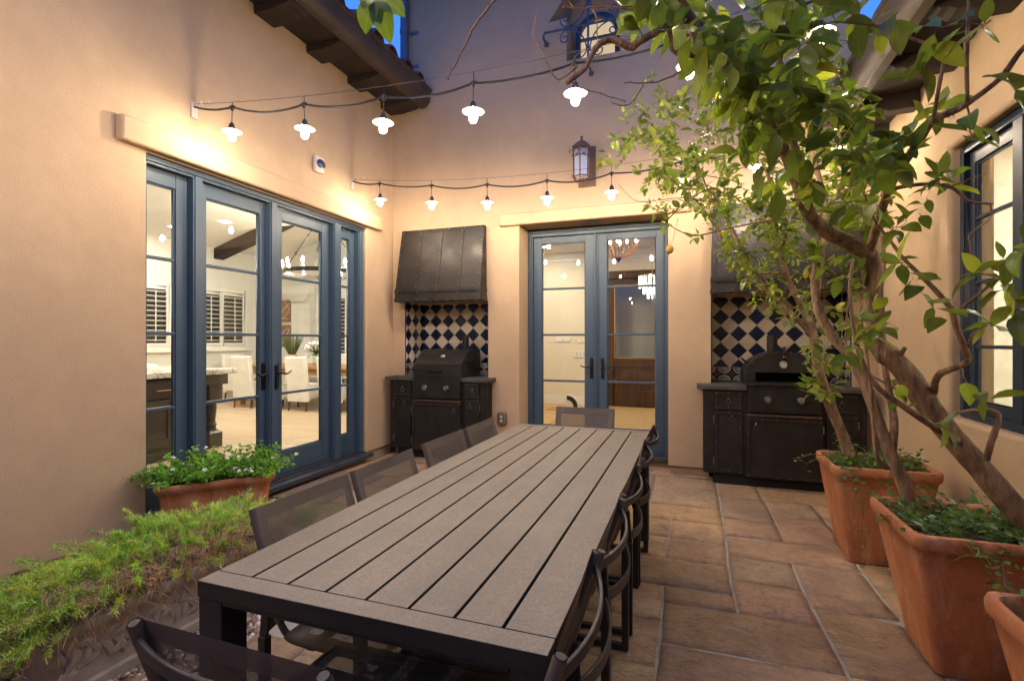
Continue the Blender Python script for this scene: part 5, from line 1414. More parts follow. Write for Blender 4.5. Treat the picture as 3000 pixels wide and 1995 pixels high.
# farther tree, in the pot by the pizza oven
B = Tree(101)
B.limb([(2500, 1400, 3.30), (2478, 1300, 3.32), (2430, 1180, 3.32), (2397, 1075, 3.33), (2384, 985, 3.35), (2372, 930, 3.38)], .036, .026)
B.limb([(2384, 985, 3.35), (2345, 890, 3.38), (2316, 835, 3.4), (2290, 740, 3.42), (2303, 668, 3.44), (2270, 560, 3.48), (2230, 470, 3.5)], .021, .009)
B.limb([(2384, 985, 3.35), (2290, 890, 3.45), (2215, 825, 3.55), (2150, 780, 3.6), (2110, 690, 3.65), (2050, 600, 3.68), (1960, 520, 3.7)], .019, .006)
B.limb([(2250, 860, 3.5), (2180, 740, 3.6), (2140, 660, 3.7), (2085, 580, 3.75), (2040, 470, 3.75)], .012, .005)
B.limb([(2372, 930, 3.38), (2400, 820, 3.4), (2405, 700, 3.45), (2350, 560, 3.5), (2300, 430, 3.55), (2270, 300, 3.6)], .020, .007)
B.limb([(2392, 760, 3.42), (2440, 640, 3.5), (2470, 500, 3.55), (2460, 380, 3.6)], .013, .006)
B.limb([(2297, 800, 3.41), (2180, 783, 3.38), (2130, 640, 3.4), (2080, 560, 3.4), (2010, 590, 3.38), (1960, 640, 3.35)], .010, .004)
rb = B.rnd
def region(T, n, poly, f0, f1, **kw):
    """foliage fills a body of air: bounded by sight lines and two distances"""
    us = [p[0] for p in poly]; vs = [p[1] for p in poly]; out = []
    while len(out) < n:
        u, v = T.rnd.uniform(min(us), max(us)), T.rnd.uniform(min(vs), max(vs)); c = False; j = len(poly)-1
        for i in range(len(poly)):
            (xi, yi), (xj, yj) = poly[i], poly[j]
            if (yi > v) != (yj > v) and u < (xj-xi)*(v-yi)/(yj-yi)+xi: c = not c
            j = i
        if c: out.append(at(u, v, T.rnd.uniform(f0, f1)))
    out.sort(key=lambda p: min((q[0]-p).length_squared for q in T.nodes))
    for p in out: T.twig_to(p, **kw)
# main body, left flank, underside and thin outer sprays
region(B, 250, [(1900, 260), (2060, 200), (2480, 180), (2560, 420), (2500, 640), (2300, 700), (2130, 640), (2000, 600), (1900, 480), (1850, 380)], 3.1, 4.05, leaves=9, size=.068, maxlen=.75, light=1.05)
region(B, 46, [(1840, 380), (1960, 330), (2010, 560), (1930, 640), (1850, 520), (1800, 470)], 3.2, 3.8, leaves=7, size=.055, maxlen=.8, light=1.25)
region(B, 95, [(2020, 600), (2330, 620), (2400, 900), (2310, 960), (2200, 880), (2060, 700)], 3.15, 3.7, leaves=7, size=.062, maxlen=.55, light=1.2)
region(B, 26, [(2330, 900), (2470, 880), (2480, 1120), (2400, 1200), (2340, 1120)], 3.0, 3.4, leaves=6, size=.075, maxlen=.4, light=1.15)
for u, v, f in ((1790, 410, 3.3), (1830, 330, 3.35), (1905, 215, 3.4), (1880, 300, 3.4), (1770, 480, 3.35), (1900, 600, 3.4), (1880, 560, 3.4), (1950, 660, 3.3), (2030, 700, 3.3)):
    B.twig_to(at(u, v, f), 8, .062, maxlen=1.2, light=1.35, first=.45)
B.bare_twig([(2150, 530, 3.5), (2020, 500, 3.45), (1900, 440, 3.4), (1860, 400, 3.4)], .004)
B.bare_twig([(2120, 600, 3.45), (2000, 580, 3.4), (1870, 590, 3.35), (1812, 540, 3.35)], .004)
lem = at(1962, 731, 3.36)
B.bare_twig([(1985, 640, 3.37), (1975, 690, 3.36), (1964, 716, 3.36)], .002, False)
B.done('lemon tree rising from the farther pot, small leaves and one yellow fruit', at(2500, 1400, 3.30), lem)

# nearer tree, in the big pot
A = Tree(55)
A.limb([(3070, 1600, 2.06), (2990, 1510, 2.07), (2870, 1370, 2.12), (2745, 1225, 2.18), (2652, 1090, 2.22), (2590, 1030, 2.25), (2566, 990, 2.27), (2560, 890, 2.28), (2550, 770, 2.28), (2535, 735, 2.27)], .050, .035, seg=12)
A.limb([(2545, 745, 2.27), (2480, 708, 2.24), (2420, 675, 2.22), (2372, 628, 2.2), (2340, 545, 2.16), (2300, 450, 2.1), (2235, 337, 2.02), (2185, 240, 1.95), (2131, 170, 1.9), (2082, 103, 1.87), (2030, 60, 1.85), (1985, -20, 1.84)], .033, .015)
A.limb([(2360, 618, 2.19), (2350, 500, 2.2), (2310, 380, 2.2), (2280, 250, 2.22), (2300, 90, 2.25), (2340, -40, 2.3)], .020, .010)
A.limb([(2009, 42, 1.85), (1940, 85, 1.83), (1867, 126, 1.8), (1850, 140, 1.8), (1800, 118, 1.79), (1768, 122, 1.78), (1742, 146, 1.77), (1714, 200, 1.76), (1659, 243, 1.75)], .0155, .0085, n=4)
A.limb([(1765, 124, 1.78), (1752, 138, 1.775), (1739, 141, 1.77)], .008, .007)
A.limb([(1885, 116, 1.80), (1850, 145, 1.80)], .010, .008)
A.limb([(2012, 60, 1.86), (2040, 120, 1.88), (2048, 172, 1.9), (2040, 180, 1.9)], .013, .010)
A.limb([(1940, 30, 1.84), (1960, 90, 1.85), (1975, 150, 1.87), (2045, 165, 1.9), (2110, 190, 1.92)], .010, .012)
A.limb([(2547, 740, 2.26), (2588, 600, 2.1), (2615, 530, 2.0), (2640, 490, 1.93), (2690, 420, 1.84), (2735, 355, 1.76), (2810, 318, 1.68), (2840, 300, 1.65), (2930, 230, 1.58), (2990, 150, 1.53), (3040, 100, 1.5)], .019, .006)
A.limb([(2735, 355, 1.76), (2748, 270, 1.72), (2765, 182, 1.7), (2766, 150, 1.69), (2660, 110, 1.68), (2560, 75, 1.67), (2450, 64, 1.66)], .0065, .004)
A.limb([(2835, 300, 1.65), (2832, 200, 1.62), (2835, 100, 1.6), (2842, -30, 1.58)], .0065, .005, mb=A.twig)
A.limb([(2618, 552, 2.0), (2700, 540, 1.92), (2783, 548, 1.86), (2820, 575, 1.84), (2846, 592, 1.83), (2910, 597, 1.82)], .008, .004)
A.bare_twig([(2905, 597, 1.82), (2900, 640, 1.81), (2845, 683, 1.80), (2842, 720, 1.8), (2850, 765, 1.8)], .0035)
A.bare_twig([(2783, 548, 1.86), (2840, 525, 1.84), (2888, 510, 1.83)], .003)
A.limb([(2735, 1150, 2.18), (2745, 1105, 2.1), (2775, 1085, 2.04), (2834, 1059, 1.98), (2822, 1010, 1.95), (2800, 950, 1.93), (2788, 905, 1.92)], .015, .010)
A.limb([(2788, 905, 1.92), (2740, 850, 1.95), (2690, 800, 1.98), (2645, 755, 2.02), (2610, 708, 2.05), (2560, 640, 2.08), (2530, 560, 2.1)], .010, .004, mb=A.twig)
A.limb([(2795, 920, 1.92), (2870, 860, 1.82), (2940, 800, 1.74), (3020, 730, 1.66)], .006, .003, mb=A.twig)
A.limb([(2834, 1059, 1.98), (2850, 980, 1.92), (2930, 930, 1.84), (3010, 890, 1.78)], .006, .003, mb=A.twig)
A.limb([(2630, 1055, 2.23), (2640, 1035, 2.2), (2652, 1018, 2.18)], .014, .008)
A.limb([(2700, 1180, 2.2), (2500, 1060, 2.3), (2480, 950, 2.33), (2490, 880, 2.35)], .004, .004)
A.limb([(2800, 1290, 2.12), (2760, 1265, 2.08), (2640, 1185, 2.05), (2560, 1120, 2.05), (2510, 1010, 2.07), (2490, 850, 2.1), (2500, 760, 2.12)], .017, .005)
A.limb([(2800, 1210, 2.05), (2870, 1200, 1.98), (2925, 1215, 1.96), (2905, 1290, 1.97), (2890, 1345, 2.0)], .006, .013)
# second and third stems of the same tree
A.limb([(2668, 1500, 2.36), (2650, 1420, 2.38), (2606, 1320, 2.42), (2575, 1235, 2.45), (2510, 1074, 2.55), (2440, 985, 2.62), (2397, 905, 2.66), (2388, 825, 2.7), (2398, 752, 2.72), (2416, 700, 2.74), (2420, 620, 2.78), (2400, 520, 2.82), (2360, 380, 2.88), (2320, 240, 2.92)], .031, .011)
A.limb([(2612, 1330, 2.41), (2620, 1250, 2.42), (2612, 1180, 2.45), (2590, 1060, 2.5), (2575, 900, 2.55), (2590, 760, 2.6), (2570, 600, 2.66)], .020, .008)
A.limb([(2599, 1370, 2.42), (2570, 1340, 2.40), (2560, 1260, 2.4), (2552, 1150, 2.4), (2540, 1050, 2.42), (2520, 900, 2.46)], .011, .006)
A.limb([(2440, 690, 2.24), (2350, 640, 2.3), (2230, 650, 2.4), (2120, 672, 2.5), (2030, 690, 2.6), (1960, 660, 2.7)], .007, .0025)
# sprays of leaves: a deep dark upper mass, and long single twigs in front of the window
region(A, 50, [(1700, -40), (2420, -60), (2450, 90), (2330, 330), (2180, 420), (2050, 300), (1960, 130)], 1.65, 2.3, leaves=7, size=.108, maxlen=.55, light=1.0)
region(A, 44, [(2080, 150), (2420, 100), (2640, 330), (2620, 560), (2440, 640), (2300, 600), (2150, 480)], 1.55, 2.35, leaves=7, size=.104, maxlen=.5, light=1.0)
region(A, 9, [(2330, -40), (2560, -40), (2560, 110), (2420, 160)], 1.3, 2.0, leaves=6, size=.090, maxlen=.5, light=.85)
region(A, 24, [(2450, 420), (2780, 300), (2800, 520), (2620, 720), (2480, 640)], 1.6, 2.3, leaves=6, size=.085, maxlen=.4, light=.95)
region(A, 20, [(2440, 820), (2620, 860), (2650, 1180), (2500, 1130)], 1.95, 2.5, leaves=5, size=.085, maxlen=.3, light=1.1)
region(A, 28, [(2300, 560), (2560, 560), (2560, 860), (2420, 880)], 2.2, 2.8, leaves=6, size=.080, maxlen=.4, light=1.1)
for u, v, f, nl in ((2640, 760, 1.9, 5), (2700, 860, 1.85, 5), (2760, 930, 1.8, 4), (2560, 900, 1.95, 4), (2860, 800, 1.75, 5), (2930, 760, 1.7, 4), (2950, 850, 1.7, 5), (2890, 960, 1.8, 4), (2980, 920, 1.7, 4),
                     (2830, 1130, 1.95, 3), (2780, 1250, 2.0, 4), (2900, 1180, 1.9, 3), (2900, 60, 1.4, 4), (2980, 280, 1.45, 3), (2650, 60, 1.4, 5), (2730, 90, 1.5, 4), (2860, 420, 1.6, 6), (2800, 390, 1.65, 6), (3010, 720, 1.6, 4), (2660, 230, 1.6, 5)):
    A.twig_to(at(u, v, f), nl, .10, maxlen=.5, first=.3, droop=.2)
A.bare_twig([(1990, 15, 1.82), (1900, 18, 1.8), (1800, 20, 1.78), (1735, 22, 1.76), (1700, 28, 1.75), (1652, 20, 1.74)], .0048)
A.bare_twig([(1735, 24, 1.76), (1748, 50, 1.76), (1750, 100, 1.765), (1750, 128, 1.77)], .003)
A.bare_twig([(1680, 28, 1.75), (1672, 12, 1.75), (1665, 2, 1.745)], .003)
A.bare_twig([(1670, 215, 1.755), (1690, 195, 1.75), (1640, 232, 1.74), (1610, 200, 1.73), (1590, 150, 1.72), (1568, 120, 1.715), (1564, 80, 1.71), (1577, 27, 1.70)], .0032)
A.bare_twig([(1668, 205, 1.755), (1688, 165, 1.75), (1710, 152, 1.75)], .0026)
A.bare_twig([(1663, 236, 1.75), (1700, 258, 1.75), (1760, 275, 1.76), (1835, 297, 1.78)], .003)
A.bare_twig([(2035, 190, 1.9), (1985, 215, 1.88), (1925, 240, 1.86), (1826, 242, 1.84)], .0045)
A.bare_twig([(1885, 248, 1.85), (1860, 285, 1.85), (1832, 310, 1.85), (1790, 300, 1.84)], .0035)
A.bare_twig([(1500, -30, 1.25), (1450, 2, 1.26), (1400, 60, 1.27), (1368, 120, 1.28), (1330, 195, 1.29), (1315, 229, 1.3)], .0036)
A.limb([(1985, -40, 1.84), (1800, -120, 1.5), (1560, -90, 1.28), (1495, -32, 1.25)], .006, .004)
# the spray hanging in at the top
A.limb([(1800, -120, 1.5), (1400, -160, 1.2), (1150, -70, 1.05), (1105, -20, 1.02)], .006, .003)
for (u, v), (u2, v2), w in (((1092, 0), (1052, 85), .045), ((1100, 0), (1148, 112), .046), ((1095, 5), (1112, 65), .03), ((1115, -5), (1190, 30), .045), ((1085, -8), (1060, 20), .03)):
    a, b = at(u, v, 1.02), at(u2, v2, 1.01); leaf_geo(A.leaf, a, b-a, V((.25, -1, .25)), (b-a).length, w, .25, .2, (1.3, 1.25, .9), 6)
A.done('big lemon tree leaning from the large pot, thick forked trunk and long leaves', at(2990, 1510, 2.07))
# ---------------------------------------------------------------- rooms seen through the glass
def struct(name, mat, *boxes):
    mb = MB()
    for b in boxes: mb.box(*b)
    return tag(mb.build(name, mat), kind='structure')
# dining room on the left
struct('dining_floor', M['oak_floor'], (-9.9, -3.752, -.6, 10.0, -.02, .098))
struct('dining_wall', M['white_wall'], (-9.9, -9.7, -.6, 10.0, .098, 3.9), (-9.7, -3.752, 9.9, 10.1, .098, 3.9), (-9.7, -3.752, -.8, -.6, .098, 3.9), (-3.752, -3.70, 5.892, 9.9, .098, 3.9), (-9.1, -8.55, 9.72, 9.899, .098, 2.66))
struct('dining_ceiling', M['white_wall'], (-9.9, -3.752, -.8, 7.0, 3.40, 3.5), (-9.9, -3.752, 7.0, 7.1, 3.4, 4.6))
mb = MB(); mb.prism([(-9.9, 3.30), (-6.6, 4.30), (-3.7, 3.43), (-3.7, 3.53), (-6.6, 4.42), (-9.9, 3.42)], lambda a, b, d: V((a, d, b)), 7.1, 10.0); tag(mb.build('vaulted_ceiling', M['white_wall']), kind='structure')
struct('dining_gable', M['white_wall'], (-9.7, -3.752, 9.905, 10.05, 3.9, 4.6))
mb = MB(); mb.prism([(-9.698, 3.13), (-6.62, 4.06), (-6.62, 4.285), (-9.698, 3.355)], lambda a, b, d: V((a, d, b)), 8.12, 8.36); tag(mb.build('ceiling_beam', M['wood_dark'], bevel=.006), 'dark stained timber beam under the sloping dining ceiling', 'beam')
cb = MB()
for a, z0, z1 in ((.22, 2.30, 2.36), (.30, 2.36, 2.42), (.36, 2.42, 2.48), (.42, 2.48, 2.66)): cb.box(-8.83-a, -8.83+a, 9.70-a*.35, 9.72, z0, z1)
tag(cb.build('pilaster_capital', M['white_wall'], bevel=.01), 'stepped white corbel at the top of the dining room pilaster', 'corbel')
def downlight(x, y, z, label, r=.075):
    t = thing('ceiling_light', (x, y, z), label, 'ceiling light', 'recessed ceiling lights')
    mb = MB(); mb.lathe([(r, -.004), (r+.025, -.002), (r+.025, .0)], (x, y, z), 20, close=False); mb.build('trim', M['white_paint'], t)
    mb = MB(); mb.lathe([(r, -.003), (.002, -.004)], (x, y, z), 20); mb.build('lamp', M['downlight'], t)
for i, (x, y) in enumerate(((-7.51, 6.52), (-8.7, 6.5), (-5.0, 6.6), (-5.2, 3.2), (-7.4, 3.2), (-5.0, 5.0), (-7.5, 5.0), (-9.0, 3.4))):
    downlight(x, y, 3.398, 'recessed dining room ceiling light showing in %s' % ('the left door leaf', 'the narrow left sidelight', 'the ceiling beyond the right leaf', 'the ceiling above the island', 'the ceiling behind the island', 'the ceiling near the doors', 'the middle of the kitchen ceiling', 'the far kitchen ceiling')[i])
def shutters(P, s0, s1, z0, z1, npan, label, mb_dir):
    t = thing('plantation_shutter', P((s0+s1)/2, 0, z0), label, 'shutter', 'white plantation shutters')
    mb = MB(); F = .07
    for a, b, c, d in ((s0-F, s0, z0-F, z1+F), (s1, s1+F, z0-F, z1+F), (s0, s1, z1, z1+F), (s0, s1, z0-F, z0)): pbox(mb, P, a, b, .005, .05, c, d)
    pbox(mb, P, s0-F-.03, s1+F+.03, .005, .085, z0-F-.045, z0-F-.002)
    mb.build('casing', M['white_paint'], t, bevel=.004)
    mb = MB(); pbox(mb, P, s0, s1, .004, .008, z0, z1); mb.build('night_glass', M['night'], t)
    w = (s1-s0)/npan
    for k in range(npan):
        a, b = s0+k*w+.006, s0+(k+1)*w-.006; st = .045
        mb = MB(); pbox(mb, P, a, a+st, .02, .045, z0+.004, z1-.004); pbox(mb, P, b-st, b, .02, .045, z0+.004, z1-.004); pbox(mb, P, a+st, b-st, .02, .045, z0+.004, z0+.07); pbox(mb, P, a+st, b-st, .02, .045, z1-.07, z1-.004)
        f = mb.build('shutter_panel', M['white_paint'], t, bevel=.003)
        mb = MB(); n = int((z1-z0-.16)/.088)
        for j in range(n):
            z = z0+.12+(z1-z0-.24)*j/(n-1)
            mb.hexa([P(a+st, .0, z-.004-.012), P(b-st, .0, z-.004-.012), P(b-st, .075, z-.004+.012), P(a+st, .075, z-.004+.012), P(a+st, .0, z+.004-.012), P(b-st, .0, z+.004-.012), P(b-st, .075, z+.004+.012), P(a+st, .075, z+.004+.012)])
        m = (a+b)/2; pbox(mb, P, m-.007, m+.007, .077, .09, z0+.1, z1-.1)
        mb.build('louvers', M['white_paint'], f)
PW = lambda s, d, z: V((-9.7+d, s, z)); PE = lambda s, d, z: V((s, 9.9-d, z))
shutters(PW, 7.70, 8.88, 1.25, 2.43, 2, 'double panel white plantation shutter seen through the left door leaf', 1)
shutters(PW, 5.95, 7.1, 1.25, 2.43, 2, 'white plantation shutter behind the island, seen through the narrow left sidelight', 1)
shutters(PE, -8.38, -7.6, 1.0, 2.42, 1, 'slim white plantation shutter at the end wall beside the pilaster', 1)
# kitchen island
IS = thing('kitchen_island', (-5.5, 3.4, .1), 'dark wood kitchen island with a thick veined marble top and turned corner leg', 'kitchen island')
mb = MB(); mb.box(-6.25, -5.27, 2.0, 3.98, .20, .955); mb.box(-6.2, -5.25, 2.02, 3.96, .10, .2); mb.build('cabinet_body', M['espresso'], IS, bevel=.006)
mb = MB(); mb.box(-6.4, -5.20, 1.9, 4.68, .975, 1.035); mb.build('marble_top', M['marble'], IS, bevel=.006)
mb = MB(); mb.box(-6.35, -5.26, 3.98, 4.6, .85, .974); mb.build('top_rail', M['espresso'], IS, bevel=.004)
for j in range(3):
    y0_ = 2.06+j*.64
    mb = MB(); mb.box(-5.268, -5.25, y0_, y0_+.6, .76, .93); dw = mb.build('drawer_front', M['espresso'], IS, bevel=.004)
    mb = MB(); mb.tube([(-5.25, y0_+.38, .845), (-5.215, y0_+.38, .845)], .006, 8); mb.tube([(-5.25, y0_+.54, .845), (-5.215, y0_+.54, .845)], .006, 8); mb.tube([(-5.215, y0_+.36, .845), (-5.215, y0_+.56, .845)], .006, 8); mb.build('bar_pull', M['brass'], dw, smooth=40)
    mb = MB(); mb.box(-5.268, -5.25, y0_, y0_+.09, .24, .74); mb.box(-5.268, -5.25, y0_+.51, y0_+.6, .24, .74); mb.box(-5.268, -5.25, y0_+.09, y0_+.51, .65, .74); mb.box(-5.268, -5.25, y0_+.09, y0_+.51, .24, .33); mb.box(-5.269, -5.262, y0_+.09, y0_+.51, .33, .65)
    dd = mb.build('cupboard_door', M['espresso'], IS, bevel=.004)
    mb = MB(); mb.lathe([(.006, .0), (.006, .018), (.016, .022), (.016, .032), (.004, .038)], (-5.25, y0_+.555, .69), 12, axis='X'); mb.build('knob', M['brass'], dd, smooth=40)
def turned_leg(x, y, h, q):
    mb = MB(); w = .085*q
    mb.box(x-w, x+w, y-w, y+w, .10, .27); mb.box(x-w, x+w, y-w, y+w, h-.20, h)
    mb.hexa([V((x-w, y-w, .27)), V((x+w, y-w, .27)), V((x+w, y+w, .27)), V((x-w, y+w, .27)), V((x-w*.6, y-w*.6, .30)), V((x+w*.6, y-w*.6, .30)), V((x+w*.6, y+w*.6, .30)), V((x-w*.6, y+w*.6, .30))])
    mb.lathe([(.06, .295), (.062, .31), (.055, .325), (.052, .34), (.062, .355), (.064, .37), (.050, .385), (.048, .42), (.056, .50), (.062, .58), (.055, .63), (.066, .65), (.066, .665), (.058, .675), (.07, .70), (.085, .74), (.085, h-.2)], (x, y, 0), 20)
    return mb.build('turned_leg', M['espresso'], IS, smooth=40)
turned_leg(-5.42, 4.50, .86, 1.); turned_leg(-6.2, 4.50, .86, 1.)
def stool(x, y, rz, label):
    t = thing('bar_stool', (0, 0, 0), label, 'bar stool', 'white shell bar stools')
    mb = MB(); n = 14; rows = []
    for i in range(9):
        f = i/8; ring = []
        for j in range(n+1):
            a = -PI*.72+PI*1.44*j/n; back = (math.cos(a)*.5+.5)
            r = .12+.10*f**.6; z = .66+(.05+.26*back**1.3)*f**1.6
            ring.append(mb.vert((-math.cos(a)*r*(1.0), math.sin(a)*r*1.08, z)))
        rows.append(ring)
    for a, b in zip(rows, rows[1:]):
        for j in range(n): mb.face((a[j], a[j+1], b[j+1], b[j]))
    c = mb.vert((0.02, 0, .655))
    for j in range(n): mb.face((rows[0][j+1], rows[0][j], c))
    mb.face((rows[0][0], rows[0][n], c))
    o = mb.build('seat_shell', M['white_paint'], t, smooth='all'); sd = o.modifiers.new('thick', 'SOLIDIFY'); sd.thickness = .012
    mb = MB()
    for sx in (-1, 1):
        for sy in (-1, 1): mb.tube([(sx*.09, sy*.09, .66), (sx*.19, sy*.19, .0)], .010, 8)
    mb.tube([(.15, .15, .26), (-.15, .15, .26), (-.15, -.15, .26), (.15, -.15, .26), (.15, .15, .26)], .007, 6)
    mb.build('leg_frame', M['oakframe'], t, smooth=40)
    t.location = (x, y, .10); t.rotation_euler = (0, 0, rz); return t
stool(-6.75, 3.45, PI, 'white shell bar stool behind the island, by the palm, in the narrow left sidelight')
stool(-6.75, 4.55, PI, 'white shell bar stool behind the marble overhang, seen through the left door leaf')
# dining table and slipcovered chairs
DT = thing('dining_table', (-6.7, 8.05, .1), 'oak dining table with square legs beyond the left blue doors', 'table')
mb = MB(); mb.box(-8.55, -4.9, 7.58, 8.62, .83, .89); mb.build('tabletop', M['oak'], DT, bevel=.006)
mb = MB()
for y in (7.62, 8.54): mb.box(-8.4, -5.05, y, y+.04, .72, .829)
mb.build('apron', M['oak'], DT, bevel=.004)
for x in (-8.5, -5.08):
    for y in (7.6, 8.47): mb = MB(); mb.box(x, x+.13, y, y+.13, .10, .829); mb.build('leg', M['oak'], DT, bevel=.005)
def slip_chair():
    t = thing('slipcovered_chair', (0, 0, 0), 'x', 'chair', 'white slipcovered dining chairs')
    mb = MB(); n = 10
    mb.box(-.235, .235, -.22, .23, .22, .48); cs = mb.build('slipcover_seat', M['linen'], t, bevel=.02, seg=3)
    mb = MB(); mb.hexa([V((-.235, -.235, .16)), V((.235, -.235, .16)), V((.232, -.15, .2)), V((-.232, -.15, .2)), V((-.222, -.33, .97)), V((.222, -.33, .97)), V((.222, -.24, .985)), V((-.222, -.24, .985))]); mb.build('slipcover_back', M['linen'], t, bevel=.022, seg=3)
    for sx in (-1, 1):
        for y0, y1 in ((-.21, -.24), (.19, .20)):
            m = MB(); m.tube([(sx*.19, y0, .22), (sx*.195, y1, 0)], [.022, .015], 6); m.build('leg', M['door_wood'], t)
    return t
c0_ = slip_chair(); register(c0_)
for i, (x, y, a, l) in enumerate(((-6.66, 7.50, 0., 'white slipcovered chair before the tulip vase, back turned, in the right door leaf'), (-7.98, 7.52, .05, 'white slipcovered chair by the oak table leg, behind the left door handles'),
                        (-7.28, 7.55, -.05, 'white slipcovered chair half hidden behind the middle door stiles'), (-5.98, 7.52, .04, 'white slipcovered chair at the edge of the right door leaf'),
                        (-5.3, 7.52, 0, 'white slipcovered chair cut by the narrow right sidelight'), (-7.9, 8.78, PI, 'white slipcovered chair on the far side of the oak table, before the shutters'),
                        (-6.9, 8.80, PI, 'white slipcovered chair on the far side of the oak table, behind the tulips'), (-5.7, 8.8, PI, 'white slipcovered chair on the far side of the oak table, in the right sidelight'), (-8.95, 8.15, -PI/2, 'white slipcovered chair at the far head of the oak table'))):
    o = c0_ if i == 0 else copy_tree(c0_); o.location = (x, y, .10); o.rotation_euler = (0, 0, a); o['label'] = l
vz = thing('grass_vase', (-7.42, 7.95, .89), 'sand coloured vase of upright green grass on the oak table', 'vase')
mb = MB(); mb.lathe([(.09, 0), (.13, .05), (.14, .11), (.115, .17), (.085, .20), (.08, .205), (.07, .19)], (-7.42, 7.95, .89), 18); mb.build('vase_body', M['vase'], vz, smooth=40)
mb = MB(); rg = random.Random(2)
for k in range(150):
    a = rg.uniform(0, 6.28); r = rg.random()**.6; b = V((-7.42+.05*math.cos(a), 7.95+.05*math.sin(a), 1.07)); e = b+V((.20*r*math.cos(a), .20*r*math.sin(a), rg.uniform(.32, .46)))
    d = e-b; s = d.cross(V((-.7, .7, 0))).normalized()*.0035; i = [mb.vert(p) for p in (b-s, b+s, e+s*.4, e-s*.4)]; mb.tint = (.8, .8, .8); mb.face(i, 0, [(0, 0), (1, 0), (1, 1), (0, 1)])
mb.build('grass_blades', M['palm'], vz, fix=False)
tv = thing('tulip_vase', (-6.9, 8.0, .89), 'clear vase of white tulips on the oak table', 'vase')
mb = MB(); mb.lathe([(.045, 0), (.05, .02), (.045, .10), (.06, .20)], (-6.9, 8.0, .89), 16, close=False); mb.build('vase_body', M['vaseglass'], tv, smooth=True)
fl2 = MB(); lf2 = MB()
for k in range(26):
    o = rdir(rg); o.z = abs(o.z)*.9+.25; b = V((-6.9, 8.0, 1.07)); e = b+V((o.x*.24, o.y*.24, o.z*.22)); lf2.tint = (.9, .9, .9); lf2.tube(bez(b, b+V((0, 0, .1)), e, 4), .004, 4)
    fl2.lathe([(.004, -.03), (.026, -.015), (.03, .005), (.022, .03), (.006, .04)], e, 8)
    if k % 2 == 0: leaf_geo(lf2, b, e-b+V((0, 0, -.05)), V((0, 0, 1)), .26, .04, .6, .2, (1, 1, 1), 5)
fl2.build('tulip_heads', M['petal'], tv, smooth=True); lf2.build('stems', M['palm'], tv)
for k, z in enumerate((1.83, 1.22)):
    t = thing('framed_picture', (-9.42, 9.9, z), 'framed tan canvas with white looping line, %s of the stacked pair' % ('upper', 'lower')[k], 'picture', 'stacked framed pictures')
    mb = MB(); x0_, x1_, z0_, z1_ = -9.66, -9.22, z, z+.53; q = .025
    for a, b, c, d in ((x0_, x0_+q, z0_, z1_), (x1_-q, x1_, z0_, z1_), (x0_+q, x1_-q, z0_, z0_+q), (x0_+q, x1_-q, z1_-q, z1_)): mb.box(a, b, 9.86, 9.897, c, d)
    mb.build('frame', M['oakframe'], t, bevel=.003)
    mb = MB(); mb.box(x0_+q, x1_-q, 9.875, 9.896, z0_+q, z1_-q); mb.build('canvas', M['canvas'], t)
    rr = random.Random(40+k); mb = MB(); cx2, cz2 = (x0_+x1_)/2, (z0_+z1_)/2
    pts = [V((cx2+.13*math.sin(j*1.1+k)+rr.uniform(-.03, .03), 9.872, cz2+.20*math.cos(j*.83+.6*k)+rr.uniform(-.03, .03))) for j in range(13)]
    mb.tube(smooth_path(pts, 6), .005, 5); mb.build('painted_line', M['white'], t, smooth=True)
CH = thing('ring_chandelier', (-5.45, 6.5, 2.42), 'black iron ring chandelier with candle bulbs hung on chains', 'chandelier')
mb = MB(); RC = .60; cc = V((-5.45, 6.5, 2.42)); circ = [(RC*math.cos(2*PI*j/36), RC*math.sin(2*PI*j/36)) for j in range(37)]
for r_, z_ in ((RC, 0.),): 
    O_ = [mb.vert(cc+V((a, b, -.03))) for a, b in circ[:-1]]; T_ = [mb.vert(cc+V((a, b, .03))) for a, b in circ[:-1]]; O2 = [mb.vert(cc+V((a*.965, b*.965, -.03))) for a, b in circ[:-1]]; T2 = [mb.vert(cc+V((a*.965, b*.965, .03))) for a, b in circ[:-1]]
    for j in range(36):
        q = (j+1) % 36; mb.face((O_[j], O_[q], T_[q], T_[j])); mb.face((O2[j], T2[j], T2[q], O2[q])); mb.face((T_[j], T_[q], T2[q], T2[j])); mb.face((O_[j], O2[j], O2[q], O_[q]))
mb.build('ring', M['bronze'], CH)
ap = cc+V((0, 0, .95))
for k in range(4):
    a = k*PI/2+.5; b = cc+V((RC*.98*math.cos(a), RC*.98*math.sin(a), .03)); mb = MB(); mb.tube([b, ap], .007, 6)
    for f in (.3, .62): mb.lathe([(.022, -.006), (.028, 0), (.022, .006)], b.lerp(ap, f), 10, axis='Y', close=False)
    mb.build('chain', M['bronze'], CH)
for k in range(12):
    a = k*PI/6+.2; p = cc+V((RC*.98*math.cos(a), RC*.98*math.sin(a), .03)); mb = MB(); mb.lathe([(.03, 0), (.03, .008), (.012, .01), (.012, .07)], p, 10); c_ = mb.build('candle', M['white_paint'], CH, smooth=40)
    mb = MB(); mb.lathe([(.004, .07), (.016, .09), (.014, .115), (.003, .145)], p, 8); mb.build('bulb', M['flame'], c_, smooth=True)
PP = thing('potted_palm', (-8.2, 4.3, .1), 'feathery palm fronds behind the island, at the edge of the left sidelight', 'plant')
mb = MB(); mb.lathe([(.16, 0), (.2, .3), (.2, .42), (.18, .4)], (-8.2, 4.55, .1), 16); mb.build('basket', M['jute'], PP, smooth=True)
mb = MB()
